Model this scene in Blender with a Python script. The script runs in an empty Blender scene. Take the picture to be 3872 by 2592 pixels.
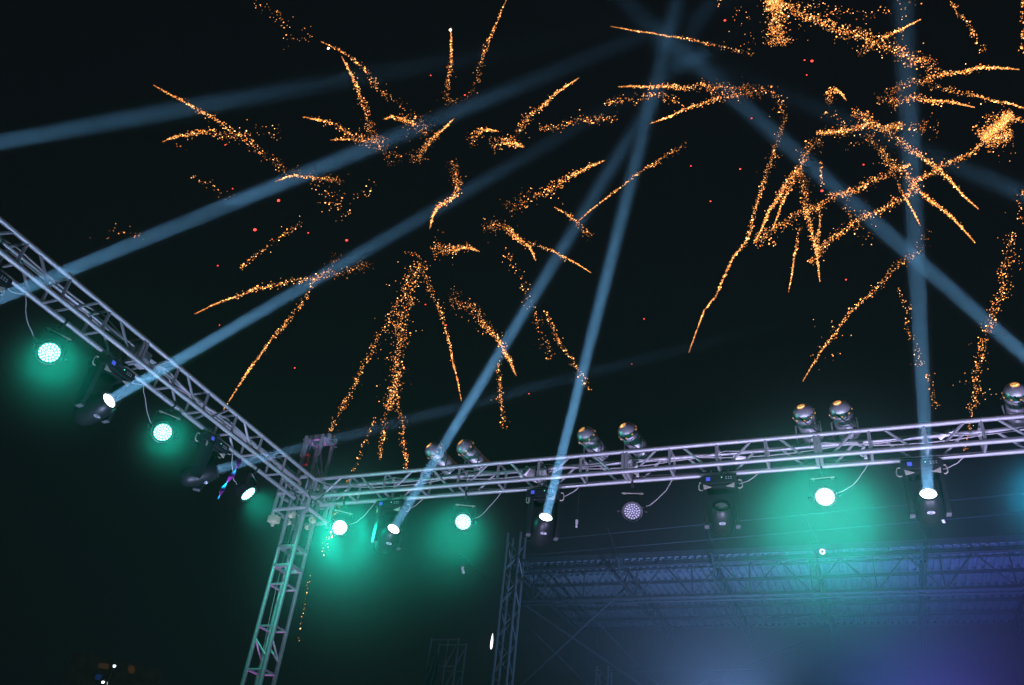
import bpy, bmesh, math, random
import numpy as np
from mathutils import Vector, Matrix

random.seed(7)
rng = np.random.default_rng(11)
S = bpy.context.scene
C = S.collection
R = math.radians

# ------------------------------------------------------------------ camera
EYE = Vector((0.0, 0.0, 1.6))
FPX, YAW, PITCH, ROLL = 3167.9, 0.4364, 0.6062, 0.1179       # focal length in photo pixels (3872 wide)
cy_, sy_, cp_, sp_ = math.cos(YAW), math.sin(YAW), math.cos(PITCH), math.sin(PITCH)
FWD = Vector((-sy_ * cp_, cy_ * cp_, sp_))
_rt = Vector((cy_, sy_, 0)); _up = _rt.cross(FWD)
RIGHT = _rt * math.cos(ROLL) + _up * math.sin(ROLL)
UP = -_rt * math.sin(ROLL) + _up * math.cos(ROLL)
cam = bpy.data.cameras.new('camera'); cam.sensor_width = 36.0
cam.lens = FPX / 3872 * 36.0; cam.clip_start = 0.05; cam.clip_end = 600
camo = bpy.data.objects.new('camera', cam); C.objects.link(camo)
camo.matrix_world = Matrix((
    (RIGHT.x, UP.x, -FWD.x, EYE.x), (RIGHT.y, UP.y, -FWD.y, EYE.y),
    (RIGHT.z, UP.z, -FWD.z, EYE.z), (0, 0, 0, 1)))
S.camera = camo
S.render.resolution_x, S.render.resolution_y = 1024, 685

# ------------------------------------------------------------------ night sky, added fill sun, exposure
W = bpy.data.worlds.new('World'); S.world = W; W.use_nodes = True
nt = W.node_tree; bg = nt.nodes['Background']
sky = nt.nodes.new('ShaderNodeTexSky'); sky.sky_type = 'NISHITA'; sky.sun_disc = False
sky.sun_elevation = R(-12); sky.sun_rotation = R(200)
glow = nt.nodes.new('ShaderNodeMix'); glow.data_type = 'RGBA'; glow.blend_type = 'ADD'; glow.inputs['Factor'].default_value = 1.0
glow.inputs[7].default_value = (0.030, 0.034, 0.048, 1)            # even skyglow of the town
nt.links.new(sky.outputs[0], glow.inputs[6]); nt.links.new(glow.outputs[2], bg.inputs[0]); bg.inputs[1].default_value = 0.1
sun = bpy.data.lights.new('fill_sun', 'SUN'); sun.energy = 0.03; sun.angle = R(0.5); sun.color = (0.8, 0.86, 1.0)  # added weak fill, no moon in view; lifts structures and the far wall
suno = bpy.data.objects.new('fill_sun', sun); C.objects.link(suno)
suno.rotation_euler = (R(50), 0, R(-20))
S.view_settings.view_transform = 'Standard'; S.view_settings.look = 'None'
S.view_settings.exposure = 0.0; S.view_settings.gamma = 1.0; S.view_settings.use_curve_mapping = False

cyc = S.cycles
cyc.use_denoising = True; cyc.denoiser = 'OPENIMAGEDENOISE'; cyc.denoising_input_passes = 'RGB_ALBEDO_NORMAL'
cyc.use_adaptive_sampling = True; cyc.adaptive_threshold = 0.006; cyc.adaptive_min_samples = 72
cyc.max_bounces = 4; cyc.diffuse_bounces = 2; cyc.glossy_bounces = 3; cyc.volume_bounces = 0
cyc.transparent_max_bounces = 16; cyc.transmission_bounces = 2
cyc.sample_clamp_direct = 6.0; cyc.sample_clamp_indirect = 2.0
cyc.volume_max_steps = 64; cyc.volume_step_rate = 1.0
cyc.caustics_reflective = False; cyc.caustics_refractive = False

# ------------------------------------------------------------------ pixel helpers (k: 2342-wide view of the photo)
K = 3872 / 2342
def ray(px, py):
    return FWD + RIGHT * ((px - 1936) / FPX) + UP * ((1296 - py) / FPX)
def at(px, py, dist):                       # point seen at photo pixel, at a distance in metres
    return EYE + ray(px, py).normalized() * dist
def atk(px, py, dist):
    return at(px * K, py * K, dist)

# ------------------------------------------------------------------ materials
def new_mat(name):
    m = bpy.data.materials.new(name); m.use_nodes = True
    return m, m.node_tree, m.node_tree.nodes['Principled BSDF']
def mat(name, col, rough=0.5, metal=0.0, bump=0.0, scale=40.0, var=0.12, emit=None, strength=0.0):
    m, t, b = new_mat(name)
    b.inputs['Roughness'].default_value = rough; b.inputs['Metallic'].default_value = metal
    tc = t.nodes.new('ShaderNodeTexCoord'); nz = t.nodes.new('ShaderNodeTexNoise')
    nz.inputs['Scale'].default_value = scale; nz.inputs['Detail'].default_value = 4
    t.links.new(tc.outputs['Object'], nz.inputs['Vector'])
    rp = t.nodes.new('ShaderNodeValToRGB')
    rp.color_ramp.elements[0].position = 0.3; rp.color_ramp.elements[1].position = 0.7
    rp.color_ramp.elements[0].color = [c * (1 - var) for c in col] + [1]
    rp.color_ramp.elements[1].color = [min(1, c * (1 + var)) for c in col] + [1]
    t.links.new(nz.outputs['Fac'], rp.inputs['Fac']); t.links.new(rp.outputs['Color'], b.inputs['Base Color'])
    if bump:
        bp = t.nodes.new('ShaderNodeBump'); bp.inputs['Strength'].default_value = bump
        bp.inputs['Distance'].default_value = 0.01
        t.links.new(nz.outputs['Fac'], bp.inputs['Height']); t.links.new(bp.outputs['Normal'], b.inputs['Normal'])
    if emit:
        b.inputs['Emission Color'].default_value = list(emit) + [1]
        b.inputs['Emission Strength'].default_value = strength
        m.cycles.emission_sampling = 'NONE'
    return m
M = {
    'alu': mat('brushed_aluminium', (0.66, 0.65, 0.67), 0.3, 0.8, 0.25, 60),
    'alu_dull': mat('dull_aluminium', (0.45, 0.45, 0.45), 0.5, 0.55, 0.25, 30),
    'black': mat('black_casing', (0.009, 0.009, 0.011), 0.42, 0.0, 0.1, 50),
    'black_matt': mat('black_rubber', (0.012, 0.012, 0.013), 0.7, 0.0, 0.2, 80),
    'cream': mat('cream_metal', (0.34, 0.32, 0.26), 0.5, 0.2, 0.1, 30),
    'steel': mat('zinc_steel', (0.5, 0.5, 0.5), 0.4, 0.8, 0.2, 60),
    'chrome': mat('polished_aluminium', (0.72, 0.72, 0.76), 0.3, 0.85, 0.06, 14),
    'red': mat('red_paint', (0.45, 0.04, 0.03), 0.5, 0.0, 0.1, 40),
    'brass': mat('roller_plastic', (0.5, 0.45, 0.3), 0.5, 0.0, 0.1, 40),
    'cable': mat('grey_cable', (0.28, 0.27, 0.26), 0.6, 0.0, 0.1, 30),
    'cable_dark': mat('dark_cable', (0.015, 0.015, 0.016), 0.6, 0.0, 0.1, 30),
    'ground': mat('trodden_ground', (0.05, 0.048, 0.04), 0.9, 0.0, 0.6, 3, 0.35),
    'sheet': mat('painted_roof_sheet', (0.46, 0.48, 0.52), 0.5, 0.2, 0.2, 3, 0.2),
    'roofsteel': mat('roof_steel', (0.10, 0.10, 0.105), 0.6, 0.3, 0.2, 10, 0.2),
    'cloth': mat('pale_cloth', (0.35, 0.34, 0.33), 0.9, 0.0, 0.4, 6, 0.2),
    'tinsel': mat('purple_foil', (0.75, 0.10, 0.85), 0.35, 0.2, 0.5, 50, 0.3, (0.55, 0.06, 0.8), 0.0),
    'concrete': mat('pale_render', (0.36, 0.37, 0.39), 0.9, 0.0, 0.4, 2, 0.2),
    'paper': mat('white_paper', (0.8, 0.8, 0.8), 0.8, 0.0, 0.05, 20, 0.05),
    'led_on': mat('green_led_lit', (0.5, 0.9, 0.8), 0.3, 0, 0, 30, 0.02, (0.36, 1.0, 0.86), 3.6),
    'led_off': mat('led_lens_unlit', (0.42, 0.42, 0.45), 0.12, 0.0, 0.0, 30, 0.05),
    'led_hot': mat('green_led_blazing', (0.6, 0.9, 0.85), 0.3, 0, 0, 30, 0.02, (0.55, 1.0, 0.92), 14.0),
    'led_glow_plate': mat('led_glow_plate', (0.03, 0.05, 0.05), 0.4, 0, 0, 30, 0.02, (0.03, 0.85, 0.66), 1.0),  # LED glow put into the backing plate as emission
    'lens_on': mat('beam_lens_lit', (0.9, 0.95, 1), 0.2, 0, 0, 30, 0.02, (0.86, 0.95, 1.0), 9.0),
    'lens_off': mat('beam_lens_unlit', (0.55, 0.58, 0.56), 0.08, 0.6),
    'badge': mat('white_badge', (0.75, 0.75, 0.8), 0.5),
    'display': mat('blue_display', (0.05, 0.06, 0.3), 0.3, 0, 0, 120, 0.6, (0.08, 0.12, 0.95), 0.5),
    'pilot': mat('green_pilot', (0.1, 0.6, 0.4), 0.3, 0, 0, 30, 0.1, (0.15, 0.9, 0.55), 0.9),
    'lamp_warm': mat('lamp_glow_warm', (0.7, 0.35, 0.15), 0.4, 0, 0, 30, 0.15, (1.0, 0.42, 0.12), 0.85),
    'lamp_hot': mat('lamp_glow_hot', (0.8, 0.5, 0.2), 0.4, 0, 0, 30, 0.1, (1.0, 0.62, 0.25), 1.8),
    'flare': mat('flare_white', (0.9, 0.85, 1), 0.4, 0, 0, 30, 0.02, (0.85, 0.75, 1.0), 3.5),
    'far_white': mat('far_lamp_white', (0.9, 0.95, 1), 0.4, 0, 0, 30, 0.02, (0.85, 0.95, 1.0), 9.0),
    'far_warm': mat('far_window_warm', (0.8, 0.5, 0.3), 0.4, 0, 0, 30, 0.2, (1.0, 0.5, 0.2), 0.016),
    'far_blue': mat('far_sign_blue', (0.1, 0.2, 0.6), 0.4, 0, 0, 30, 0.2, (0.1, 0.25, 1.0), 0.05),
    'stage_on': mat('stage_led_lit', (0.7, 0.9, 0.9), 0.3, 0, 0, 30, 0.02, (0.55, 1.0, 0.8), 3.0),
    'red_star': mat('red_star_fire', (1, 0.2, 0.1), 0.5, 0, 0, 30, 0.02, (1.0, 0.05, 0.035), 4.0),
    'white_star': mat('white_star_fire', (1, 0.9, 0.8), 0.5, 0, 0, 30, 0.02, (1.0, 0.82, 0.6), 14.0),
}
for k_ in ('black', 'black_matt'): M[k_].node_tree.nodes['Principled BSDF'].inputs['Specular IOR Level'].default_value = 0.25
# spark fire: colour stored per spark
m, t, b = new_mat('spark_fire')
at_ = t.nodes.new('ShaderNodeAttribute'); at_.attribute_name = 'fire'
em = t.nodes.new('ShaderNodeEmission'); em.inputs['Strength'].default_value = 1.0
t.links.new(at_.outputs['Color'], em.inputs['Color'])
t.links.new(em.outputs[0], t.nodes['Material Output'].inputs['Surface'])
m.cycles.emission_sampling = 'NONE'; M['spark'] = m

# ------------------------------------------------------------------ mesh helpers
def finish(bm, name, sharp=35, smooth=True):
    bm.normal_update()
    if smooth:
        for f in bm.faces: f.smooth = True
        for e in bm.edges:
            if len(e.link_faces) == 2 and e.calc_face_angle(0) > R(sharp): e.smooth = False
    me = bpy.data.meshes.new(name); bm.to_mesh(me); bm.free()
    return me
def frame_z(d, hint=Vector((0, 0, 1))):     # rotation whose +Z runs along d
    z = Vector(d).normalized()
    if abs(z.dot(hint)) > 0.98: hint = Vector((0, 1, 0))
    x = hint.cross(z).normalized(); y = z.cross(x)
    return Matrix(((x.x, y.x, z.x), (x.y, y.y, z.y), (x.z, y.z, z.z)))
def bm_cyl(bm, r0, r1, z0, z1, n=12, mtx=Matrix()):
    ret = bmesh.ops.create_cone(bm, cap_ends=True, segments=n, radius1=r0, radius2=r1, depth=z1 - z0,
                                matrix=mtx @ Matrix.Translation((0, 0, (z0 + z1) / 2)))
    return ret['verts']
def bm_box(bm, sx, sy, sz, c=(0, 0, 0), mtx=Matrix(), bev=0.0):
    r = bmesh.ops.create_cube(bm, size=1, matrix=mtx @ Matrix.Translation(c) @ Matrix.Diagonal((sx, sy, sz, 1)))
    if bev:
        es = list({e for v in r['verts'] for e in v.link_edges})
        bmesh.ops.bevel(bm, geom=es, offset=bev, segments=2, affect='EDGES', profile=0.6)
def bm_bar(bm, a, b_, r, n=8):              # round bar between two points
    a, b_ = Vector(a), Vector(b_); d = b_ - a
    mt = Matrix.Translation(a) @ frame_z(d).to_4x4()
    bm_cyl(bm, r, r, 0, d.length, n, mt)
def bm_flat(bm, a, b_, w, th, hint=(0, 0, 1)):   # flat bar between two points, width w along hint x dir
    a, b_ = Vector(a), Vector(b_); d = b_ - a
    mt = Matrix.Translation(a) @ frame_z(d, Vector(hint)).to_4x4()
    bm_box(bm, w, th, d.length, (0, 0, d.length / 2), mt)
def bm_tube(bm, pts, r, n=6):
    pts = [Vector(p) for p in pts]; rings = []
    for i, p in enumerate(pts):
        d = pts[min(i + 1, len(pts) - 1)] - pts[max(i - 1, 0)]
        f = frame_z(d)
        rings.append([bm.verts.new(p + f @ Vector((math.cos(a) * r, math.sin(a) * r, 0)))
                      for a in [2 * math.pi * k / n for k in range(n)]])
    for i in range(len(rings) - 1):
        for k in range(n):
            bm.faces.new((rings[i][k], rings[i][(k + 1) % n], rings[i + 1][(k + 1) % n], rings[i + 1][k]))
    bm.faces.new(rings[0][::-1]); bm.faces.new(rings[-1])
def bm_lathe(bm, prof, n=24, mtx=Matrix()):
    rings = []
    for r, z in prof:
        if r < 1e-5: rings.append([bm.verts.new(mtx @ Vector((0, 0, z)))])
        else: rings.append([bm.verts.new(mtx @ Vector((math.cos(2 * math.pi * k / n) * r, math.sin(2 * math.pi * k / n) * r, z))) for k in range(n)])
    for a, b_ in zip(rings, rings[1:]):
        for k in range(n):
            k2 = (k + 1) % n
            if len(a) == 1 and len(b_) > 1: bm.faces.new((a[0], b_[k2], b_[k]))
            elif len(b_) == 1 and len(a) > 1: bm.faces.new((a[k], a[k2], b_[0]))
            elif len(a) > 1: bm.faces.new((a[k], a[k2], b_[k2], b_[k]))
def ring_mesh(name, ro, ri, z0, z1, n=24, sx=1.0, sy=1.0):
    bm = bmesh.new()
    bm_lathe(bm, [(ro, z0), (ro, z1), (ri, z1), (ri, z0), (ro, z0)], n)
    bmesh.ops.remove_doubles(bm, verts=bm.verts, dist=1e-6)
    bmesh.ops.scale(bm, vec=(sx, sy, 1), verts=bm.verts)
    bmesh.ops.recalc_face_normals(bm, faces=bm.faces)
    return finish(bm, name)
def mk(name, build, sharp=35, smooth=True):
    bm = bmesh.new(); build(bm)
    return finish(bm, name, sharp, smooth)
def with_mat(me, m):
    me.materials.clear(); me.materials.append(M[m]); return me
def obj(name, me, m=None, parent=None, mtx=None):
    if m is not None and (not me.materials or me.materials[0] != M[m]): with_mat(me, m)
    o = bpy.data.objects.new(name, me); C.objects.link(o)
    if parent is not None: o.parent = parent
    if mtx is not None: o.matrix_basis = mtx
    return o
def empty(name, loc, label, cat, group=None):
    o = bpy.data.objects.new(name, None); C.objects.link(o); o.location = loc; o.empty_display_size = 0.1
    return tag(o, label, cat, group)
def tag(o, label=None, cat=None, group=None, kind=None):
    if label: o['label'] = label
    if cat: o['category'] = cat
    if group: o['group'] = group
    if kind: o['kind'] = kind
    return o
T = Matrix.Translation
_bar = {}
def bar_part(name, a, b_, r, m, parent, n=12):    # a tube part; all tubes of one kind share one unit mesh
    key = (m, n)
    if key not in _bar: _bar[key] = with_mat(mk('tube_' + m, lambda bm: bm_cyl(bm, 1, 1, 0, 1, n)), m)
    a, b_ = Vector(a), Vector(b_); d = b_ - a
    return obj(name, _bar[key], None, parent, T(a) @ frame_z(d).to_4x4() @ Matrix.Diagonal((r, r, d.length, 1)))
_boxm = {}
def box_part(name, a, b_, w, th, m, parent, hint=(0, 0, 1)):
    if m not in _boxm: _boxm[m] = with_mat(mk('bar_' + m, lambda bm: bm_box(bm, 1, 1, 1, (0, 0, 0.5)), smooth=False), m)
    a, b_ = Vector(a), Vector(b_); d = b_ - a
    return obj(name, _boxm[m], None, parent, T(a) @ frame_z(d, Vector(hint)).to_4x4() @ Matrix.Diagonal((w, th, d.length, 1)))
def sag(a, b_, drop, n=10, wob=0.0):
    a, b_ = Vector(a), Vector(b_); out = []
    for i in range(n + 1):
        s = i / n
        p = a.lerp(b_, s) - Vector((0, 0, 4 * drop * s * (1 - s)))
        if wob and 0 < i < n: p += Vector((random.uniform(-wob, wob), random.uniform(-wob, wob), random.uniform(-wob, wob)))
        out.append(p)
    return out

# ------------------------------------------------------------------ layout measured from the photo (metres)
YT, XT, ZT = 8.077, -6.332, 5.857          # right truss axis (y, z), left truss axis (x, z)
H = 0.12                                    # half chord spacing
RC, RB = 0.0255, 0.0145                     # chord and brace radii
TWX, TWY = -6.503, 8.244                    # tower axis

# ground
g = obj('ground', mk('ground', lambda bm: bmesh.ops.create_grid(bm, x_segments=2, y_segments=2, size=78), smooth=False), 'ground')
g.location = (0, 30, 0); tag(g, kind='structure')

# ------------------------------------------------------------------ box trusses
def truss(root, axis, s0, s1, nodes, joints, flip):
    """axis 'x' or 'y'; s along it; parts are local to root (root sits on the truss axis)"""
    o = root.location
    def P(s, lat, z):                        # lat: +1 near (inside), -1 far
        if axis == 'x': return Vector((s - o.x, -lat * H, z * H))
        return Vector((lat * H, s - o.y, z * H))
    for lat in (1, -1):
        for z in (1, -1):
            bar_part('chord', P(s0, lat, z), P(s1, lat, z), RC, 'alu', root, 14)
    for s in nodes:
        if any(abs(s - j) < 0.1 for j in joints): continue
        for lat in (1, -1): bar_part('vertical_strut', P(s, lat, -1), P(s, lat, 1), RB + 0.001, 'alu', root, 10)
        for z in (1, -1): bar_part('cross_strut', P(s, 1, z), P(s, -1, z), RB, 'alu', root, 10)
    for i, (a, b_) in enumerate(zip(nodes, nodes[1:])):
        up = (i + flip) % 2 == 0
        for lat in (1, -1):
            q0, q1 = a + 0.13, b_ - 0.13
            bar_part('diagonal_strut', P(q0, lat, -1 if up else 1), P(q1, lat, 1 if up else -1), RB - 0.001, 'alu', root, 10)
    for j in joints:
        for e in (-0.02, 0.02):
            for lat in (1, -1):
                box_part('joint_plate', P(j + e, lat, -1) , P(j + e, lat, 1), *((0.034, 0.03) if axis == 'y' else (0.03, 0.034)), 'alu', root, (0, 1, 0))
            for z in (1, -1):
                box_part('joint_plate', P(j + e, 0.9, z), P(j + e, -0.9, z), *((0.03, 0.034)), 'alu', root, (0, 0, 1))

xs = [-5.68 + 0.4965 * i for i in range(-1, 26)]
tr = empty('box_truss', (TWX + 0.27, YT, ZT), 'long silver box truss running right from the tower, carrying chrome lamps on top', 'truss', 'stage rig trusses')
truss(tr, 'x', TWX + 0.28, 7.2, xs, [-2.2, -0.214, 1.772, 3.76, 5.74], 0)
ys = [7.313 - 0.4935 * i for i in range(0, 13)][::-1]
tl = empty('box_truss', (XT, 1.2, ZT), 'silver box truss slanting up to the left edge from the corner tower', 'truss', 'stage rig trusses')
truss(tl, 'y', 1.2, TWY - 0.29, ys, [4.85, 2.87], 1)

# ------------------------------------------------------------------ corner tower
tw = empty('truss_tower', (TWX, TWY, 0), 'upright square truss tower lit green, standing under the corner of the rig', 'truss tower')
def tp(dx, dy, z): return Vector((dx * H, dy * H, z))
TOPZ = 6.70
for dx in (1, -1):
    for dy in (1, -1): bar_part('leg', tp(dx, dy, 0.06), tp(dx, dy, TOPZ), RC, 'alu', tw, 14)
rz = [0.2, 0.72, 1.21, 1.71, 2.21, 2.71, 3.21, 3.71, 4.20, 4.70, 5.684]
sides = [((-1, -1), (1, -1)), ((1, -1), (1, 1)), ((1, 1), (-1, 1)), ((-1, 1), (-1, -1))]
for z in rz:
    for a, b_ in sides: bar_part('rung', tp(*a, z), tp(*b_, z), RB - 0.001, 'alu', tw, 10)
for i, (z0, z1) in enumerate(zip(rz, rz[1:])):
    if z1 - z0 > 0.6 or 4.6 < z1 < 4.8: continue
    for k, (a, b_) in enumerate(sides):
        if (i + k // 2) % 2: a, b_ = b_, a
        bar_part('diagonal_strut', tp(*a, z0 + 0.13), tp(*b_, z1 - 0.13), RB - 0.003, 'alu', tw, 10)
for z in (4.93, 5.17):                        # wide joint plates below the sleeve block
    for a, b_ in sides: box_part('joint_plate', tp(*a, z), tp(*b_, z), 0.05 , 0.034, 'alu', tw)
bm = bmesh.new(); bm_box(bm, 0.55, 0.55, 0.02, (0, 0, 0.02)); bm_box(bm, 0.3, 0.3, 0.03, (0, 0, 0.045))
obj('base_plate', finish(bm, 'base_plate', smooth=False), 'steel', tw)
# head of the tower: channel plates and pulleys
for yy in (-0.075, 0.075): box_part('head_channel', (-0.2, yy, TOPZ + 0.02), (0.2, yy, TOPZ + 0.02), 0.045, 0.07, 'alu_dull', tw)
for xx in (-0.14, 0.14): box_part('head_plate', (xx, -0.15, TOPZ - 0.025), (xx, 0.15, TOPZ - 0.025), 0.08, 0.012, 'alu', tw)
for xx in (-0.13, 0.13): box_part('head_post', (xx, -0.145, TOPZ - 0.28), (xx, -0.145, TOPZ + 0.02), 0.045, 0.02, 'alu_dull', tw)
pul = with_mat(ring_mesh('pulley', 0.06, 0.015, -0.02, 0.02, 20), 'steel')
for xx in (-0.1, 0.1): obj('pulley', pul, None, tw, T((xx, 0, TOPZ - 0.0)) @ Matrix.Rotation(R(90), 4, 'Y'))
for q0, q1 in (((-1, 1), (1, 1)), ((1, -1), (1, 1))):
    bar_part('diagonal_strut', tp(*q0, TOPZ - 0.16), tp(*q1, TOPZ - 0.62), RB - 0.003, 'alu', tw, 10)

# chain hoist hooks (red) hanging in the head of the tower, and its chain
def hook(bm):
    for s in (-1, 1): bm_box(bm, 0.008, 0.035, 0.13, (s * 0.024, 0, 0), bev=0.002)
    bm_box(bm, 0.056, 0.035, 0.03, (0, 0, -0.07), bev=0.004); bm_box(bm, 0.05, 0.04, 0.02, (0, 0, 0.07), bev=0.004)
    bm_cyl(bm, 0.012, 0.012, -0.15, -0.08, 8)
hk = with_mat(mk('hook_block', hook), 'red')
hoist = empty('chain_hoist', (TWX - 0.16, TWY - 0.06, 6.3), 'small red hook blocks hanging inside the head of the corner tower', 'chain hoist')
obj('hook_block', hk, None, hoist, T((-0.02, 0, 0.12)))
obj('hook_block', hk, None, hoist, T((0.08, -0.02, 0.1)))
bar_part('lift_rope', (-0.02, 0, 0.18), (-0.02, 0, 0.40), 0.006, 'cable_dark', hoist, 6)
bar_part('lift_rope', (0.08, -0.02, 0.17), (0.08, -0.02, 0.40), 0.006, 'cable_dark', hoist, 6)
def chain(bm):
    for i in range(130):
        z = 5.75 - i * 0.042; mt = T((0.012 * math.sin(i * 0.25), 0.01 * math.cos(i * .17), z)) @ Matrix.Rotation(R(90) * (i % 2), 4, 'Z')
        bm_tube(bm, [mt @ Vector((0.014 * math.cos(a), 0, 0.026 * math.sin(a))) for a in [2 * math.pi * k / 8 for k in range(9)]], 0.005, 4)
ch = obj('hoist_chain', mk('hoist_chain', chain), 'steel')
ch.location = (TWX - 0.015, TWY + 0.03, 0); tag(ch, 'thin dark lifting chain hanging down the middle of the corner tower', 'chain')

# sleeve block that carries the trusses on the tower
sl = empty('sleeve_block', (TWX, TWY, ZT), 'bulky aluminium sleeve block wrapped round the corner tower where trusses meet', 'sleeve block')
hs = 0.25
for dx, dy in ((1, 1), (1, -1), (-1, 1), (-1, -1)):
    bar_part('upright', (dx * hs, dy * hs, -0.3), (dx * hs, dy * hs, 0.24), 0.024, 'alu', sl)
    for e in (0.085, -0.085):
        bar_part('guide_tube', (dx * hs, dy * (hs - 0.09) + 0, -0.22), (dx * hs, dy * (hs - 0.09), 0.18), 0.016, 'alu_dull', sl, 10) if e > 0 else \
        bar_part('guide_tube', (dx * (hs - 0.09), dy * hs, -0.22), (dx * (hs - 0.09), dy * hs, 0.18), 0.016, 'alu_dull', sl, 10)
for z in (-0.24, -0.02, 0.19):
    for a, b_ in sides:
        box_part('side_plate', (a[0] * hs, a[1] * hs, z), (b_[0] * hs, b_[1] * hs, z), 0.055, 0.02, 'alu_dull', sl)
rol = with_mat(ring_mesh('roller', 0.04, 0.012, -0.025, 0.025, 16), 'brass')
for z in (-0.30, 0.25):
    for dx, dy, ax in ((1, 0, 'X'), (-1, 0, 'X'), (0, 1, 'Y'), (0, -1, 'Y')):
        obj('roller', rol, None, sl, T((dx * (H + 0.066), dy * (H + 0.066), z)) @ Matrix.Rotation(R(90), 4, 'X' if ax == 'X' else 'Y'))
bm = bmesh.new(); bm_box(bm, 0.13, 0.1, 0.09, (-0.28, -0.16, -0.33), bev=0.01); bm_cyl(bm, 0.02, 0.02, -0.42, -0.37, 10, T((-0.28, -0.16, 0)))
obj('roller_bracket', finish(bm, 'roller_bracket'), 'brass', sl)
for a, b_ in (((hs, -hs + .05, -.2), (hs, hs - .05, .15)), ((-hs + .05, -hs, .15), (hs - .05, -hs, -.2))):
    box_part('brace', a, b_, 0.04, 0.012, 'alu_dull', sl)

# ------------------------------------------------------------------ light fixtures
def spot(parent, name, mtx, col, power, size, blend, radius=0.05):
    l = bpy.data.lights.new(name, 'SPOT'); l.color = col; l.energy = power
    l.spot_size = R(size); l.spot_blend = blend; l.shadow_soft_size = radius
    o = bpy.data.objects.new(name, l); C.objects.link(o); o.parent = parent
    o.matrix_basis = mtx @ Matrix.Rotation(math.pi, 4, 'X')          # lamp shines along local +Z of mtx
    return o

def led_positions(r):
    out = [(0, 0)]
    for k, n in ((1, 6), (2, 12), (3, 17)):
        for i in range(n): a = 2 * math.pi * i / n + 0.3 * k; out.append((r * k / 3 * math.cos(a), r * k / 3 * math.sin(a)))
    return out
def leds(bm):
    for x, y in led_positions(0.076):
        bm_lathe(bm, [(0.0105, 0.0), (0.0105, 0.006), (0.006, 0.011), (0, 0.012)], 8, T((x, y, 0)))
LED_ON = with_mat(mk('led_array', leds), 'led_on')
LED_HOT = with_mat(mk('led_array_blazing', leds), 'led_hot')
LED_OFF = with_mat(mk('led_array_unlit', leds), 'led_off')
def housing(bm):
    bm_lathe(bm, [(0, -0.16), (0.045, -0.158), (0.075, -0.14), (0.085, -0.1), (0.098, -0.09), (0.1, -0.03), (0.11, -0.025), (0.112, 0.012), (0.104, 0.014), (0.1, -0.004), (0, -0.004)], 28)
PARH = with_mat(mk('par_housing', housing), 'black')
PLATE = with_mat(mk('glow_plate', lambda bm: bm_lathe(bm, [(0.089, -0.003), (0.089, 0.0), (0, 0.0)], 24)), 'led_glow_plate')  # glowing backing that fills the gaps between LEDs with cyan
def yoke(bm):
    for s in (-1, 1):
        bm_box(bm, 0.005, 0.03, 0.2, (s * 0.128, 0, 0.09), bev=0.001)
    bm_box(bm, 0.262, 0.034, 0.006, (0, 0, 0.192), bev=0.001)
YOKE = with_mat(mk('par_yoke', yoke), 'black')
def yoke_trim(bm):
    bm_box(bm, 0.235, 0.04, 0.012, (0, 0, 0.199), bev=0.003)
    bm_box(bm, 0.03, 0.04, 0.02, (-0.09, 0, 0.199), bev=0.003); bm_box(bm, 0.03, 0.04, 0.02, (0.09, 0, 0.199), bev=0.003)
YTRIM = with_mat(mk('par_yoke_bar', yoke_trim), 'cream')
def knob(bm): bm_lathe(bm, [(0, 0), (0.012, 0), (0.014, 0.012), (0.02, 0.014), (0.02, 0.03), (0, 0.032)], 10)
KNOB = with_mat(mk('tilt_knob', knob), 'black_matt')
def clamp(bm):                                # hook clamp round a chord at the origin, axis along X
    bm_tube(bm, [Vector((0, 0.033 * math.cos(a), 0.033 * math.sin(a))) for a in [R(-70) + R(320) * k / 12 for k in range(13)]], 0.011, 6)
    bm_box(bm, 0.035, 0.03, 0.05, (0, 0, -0.055), bev=0.004); bm_cyl(bm, 0.008, 0.008, -0.11, -0.06, 8)
    bm_box(bm, 0.012, 0.05, 0.012, (0, 0.04, -0.05), bev=0.002)
CLAMP = with_mat(mk('hook_clamp', clamp), 'steel')
CLAMPB = with_mat(mk('hook_clamp_black', clamp), 'black_matt')

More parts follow.
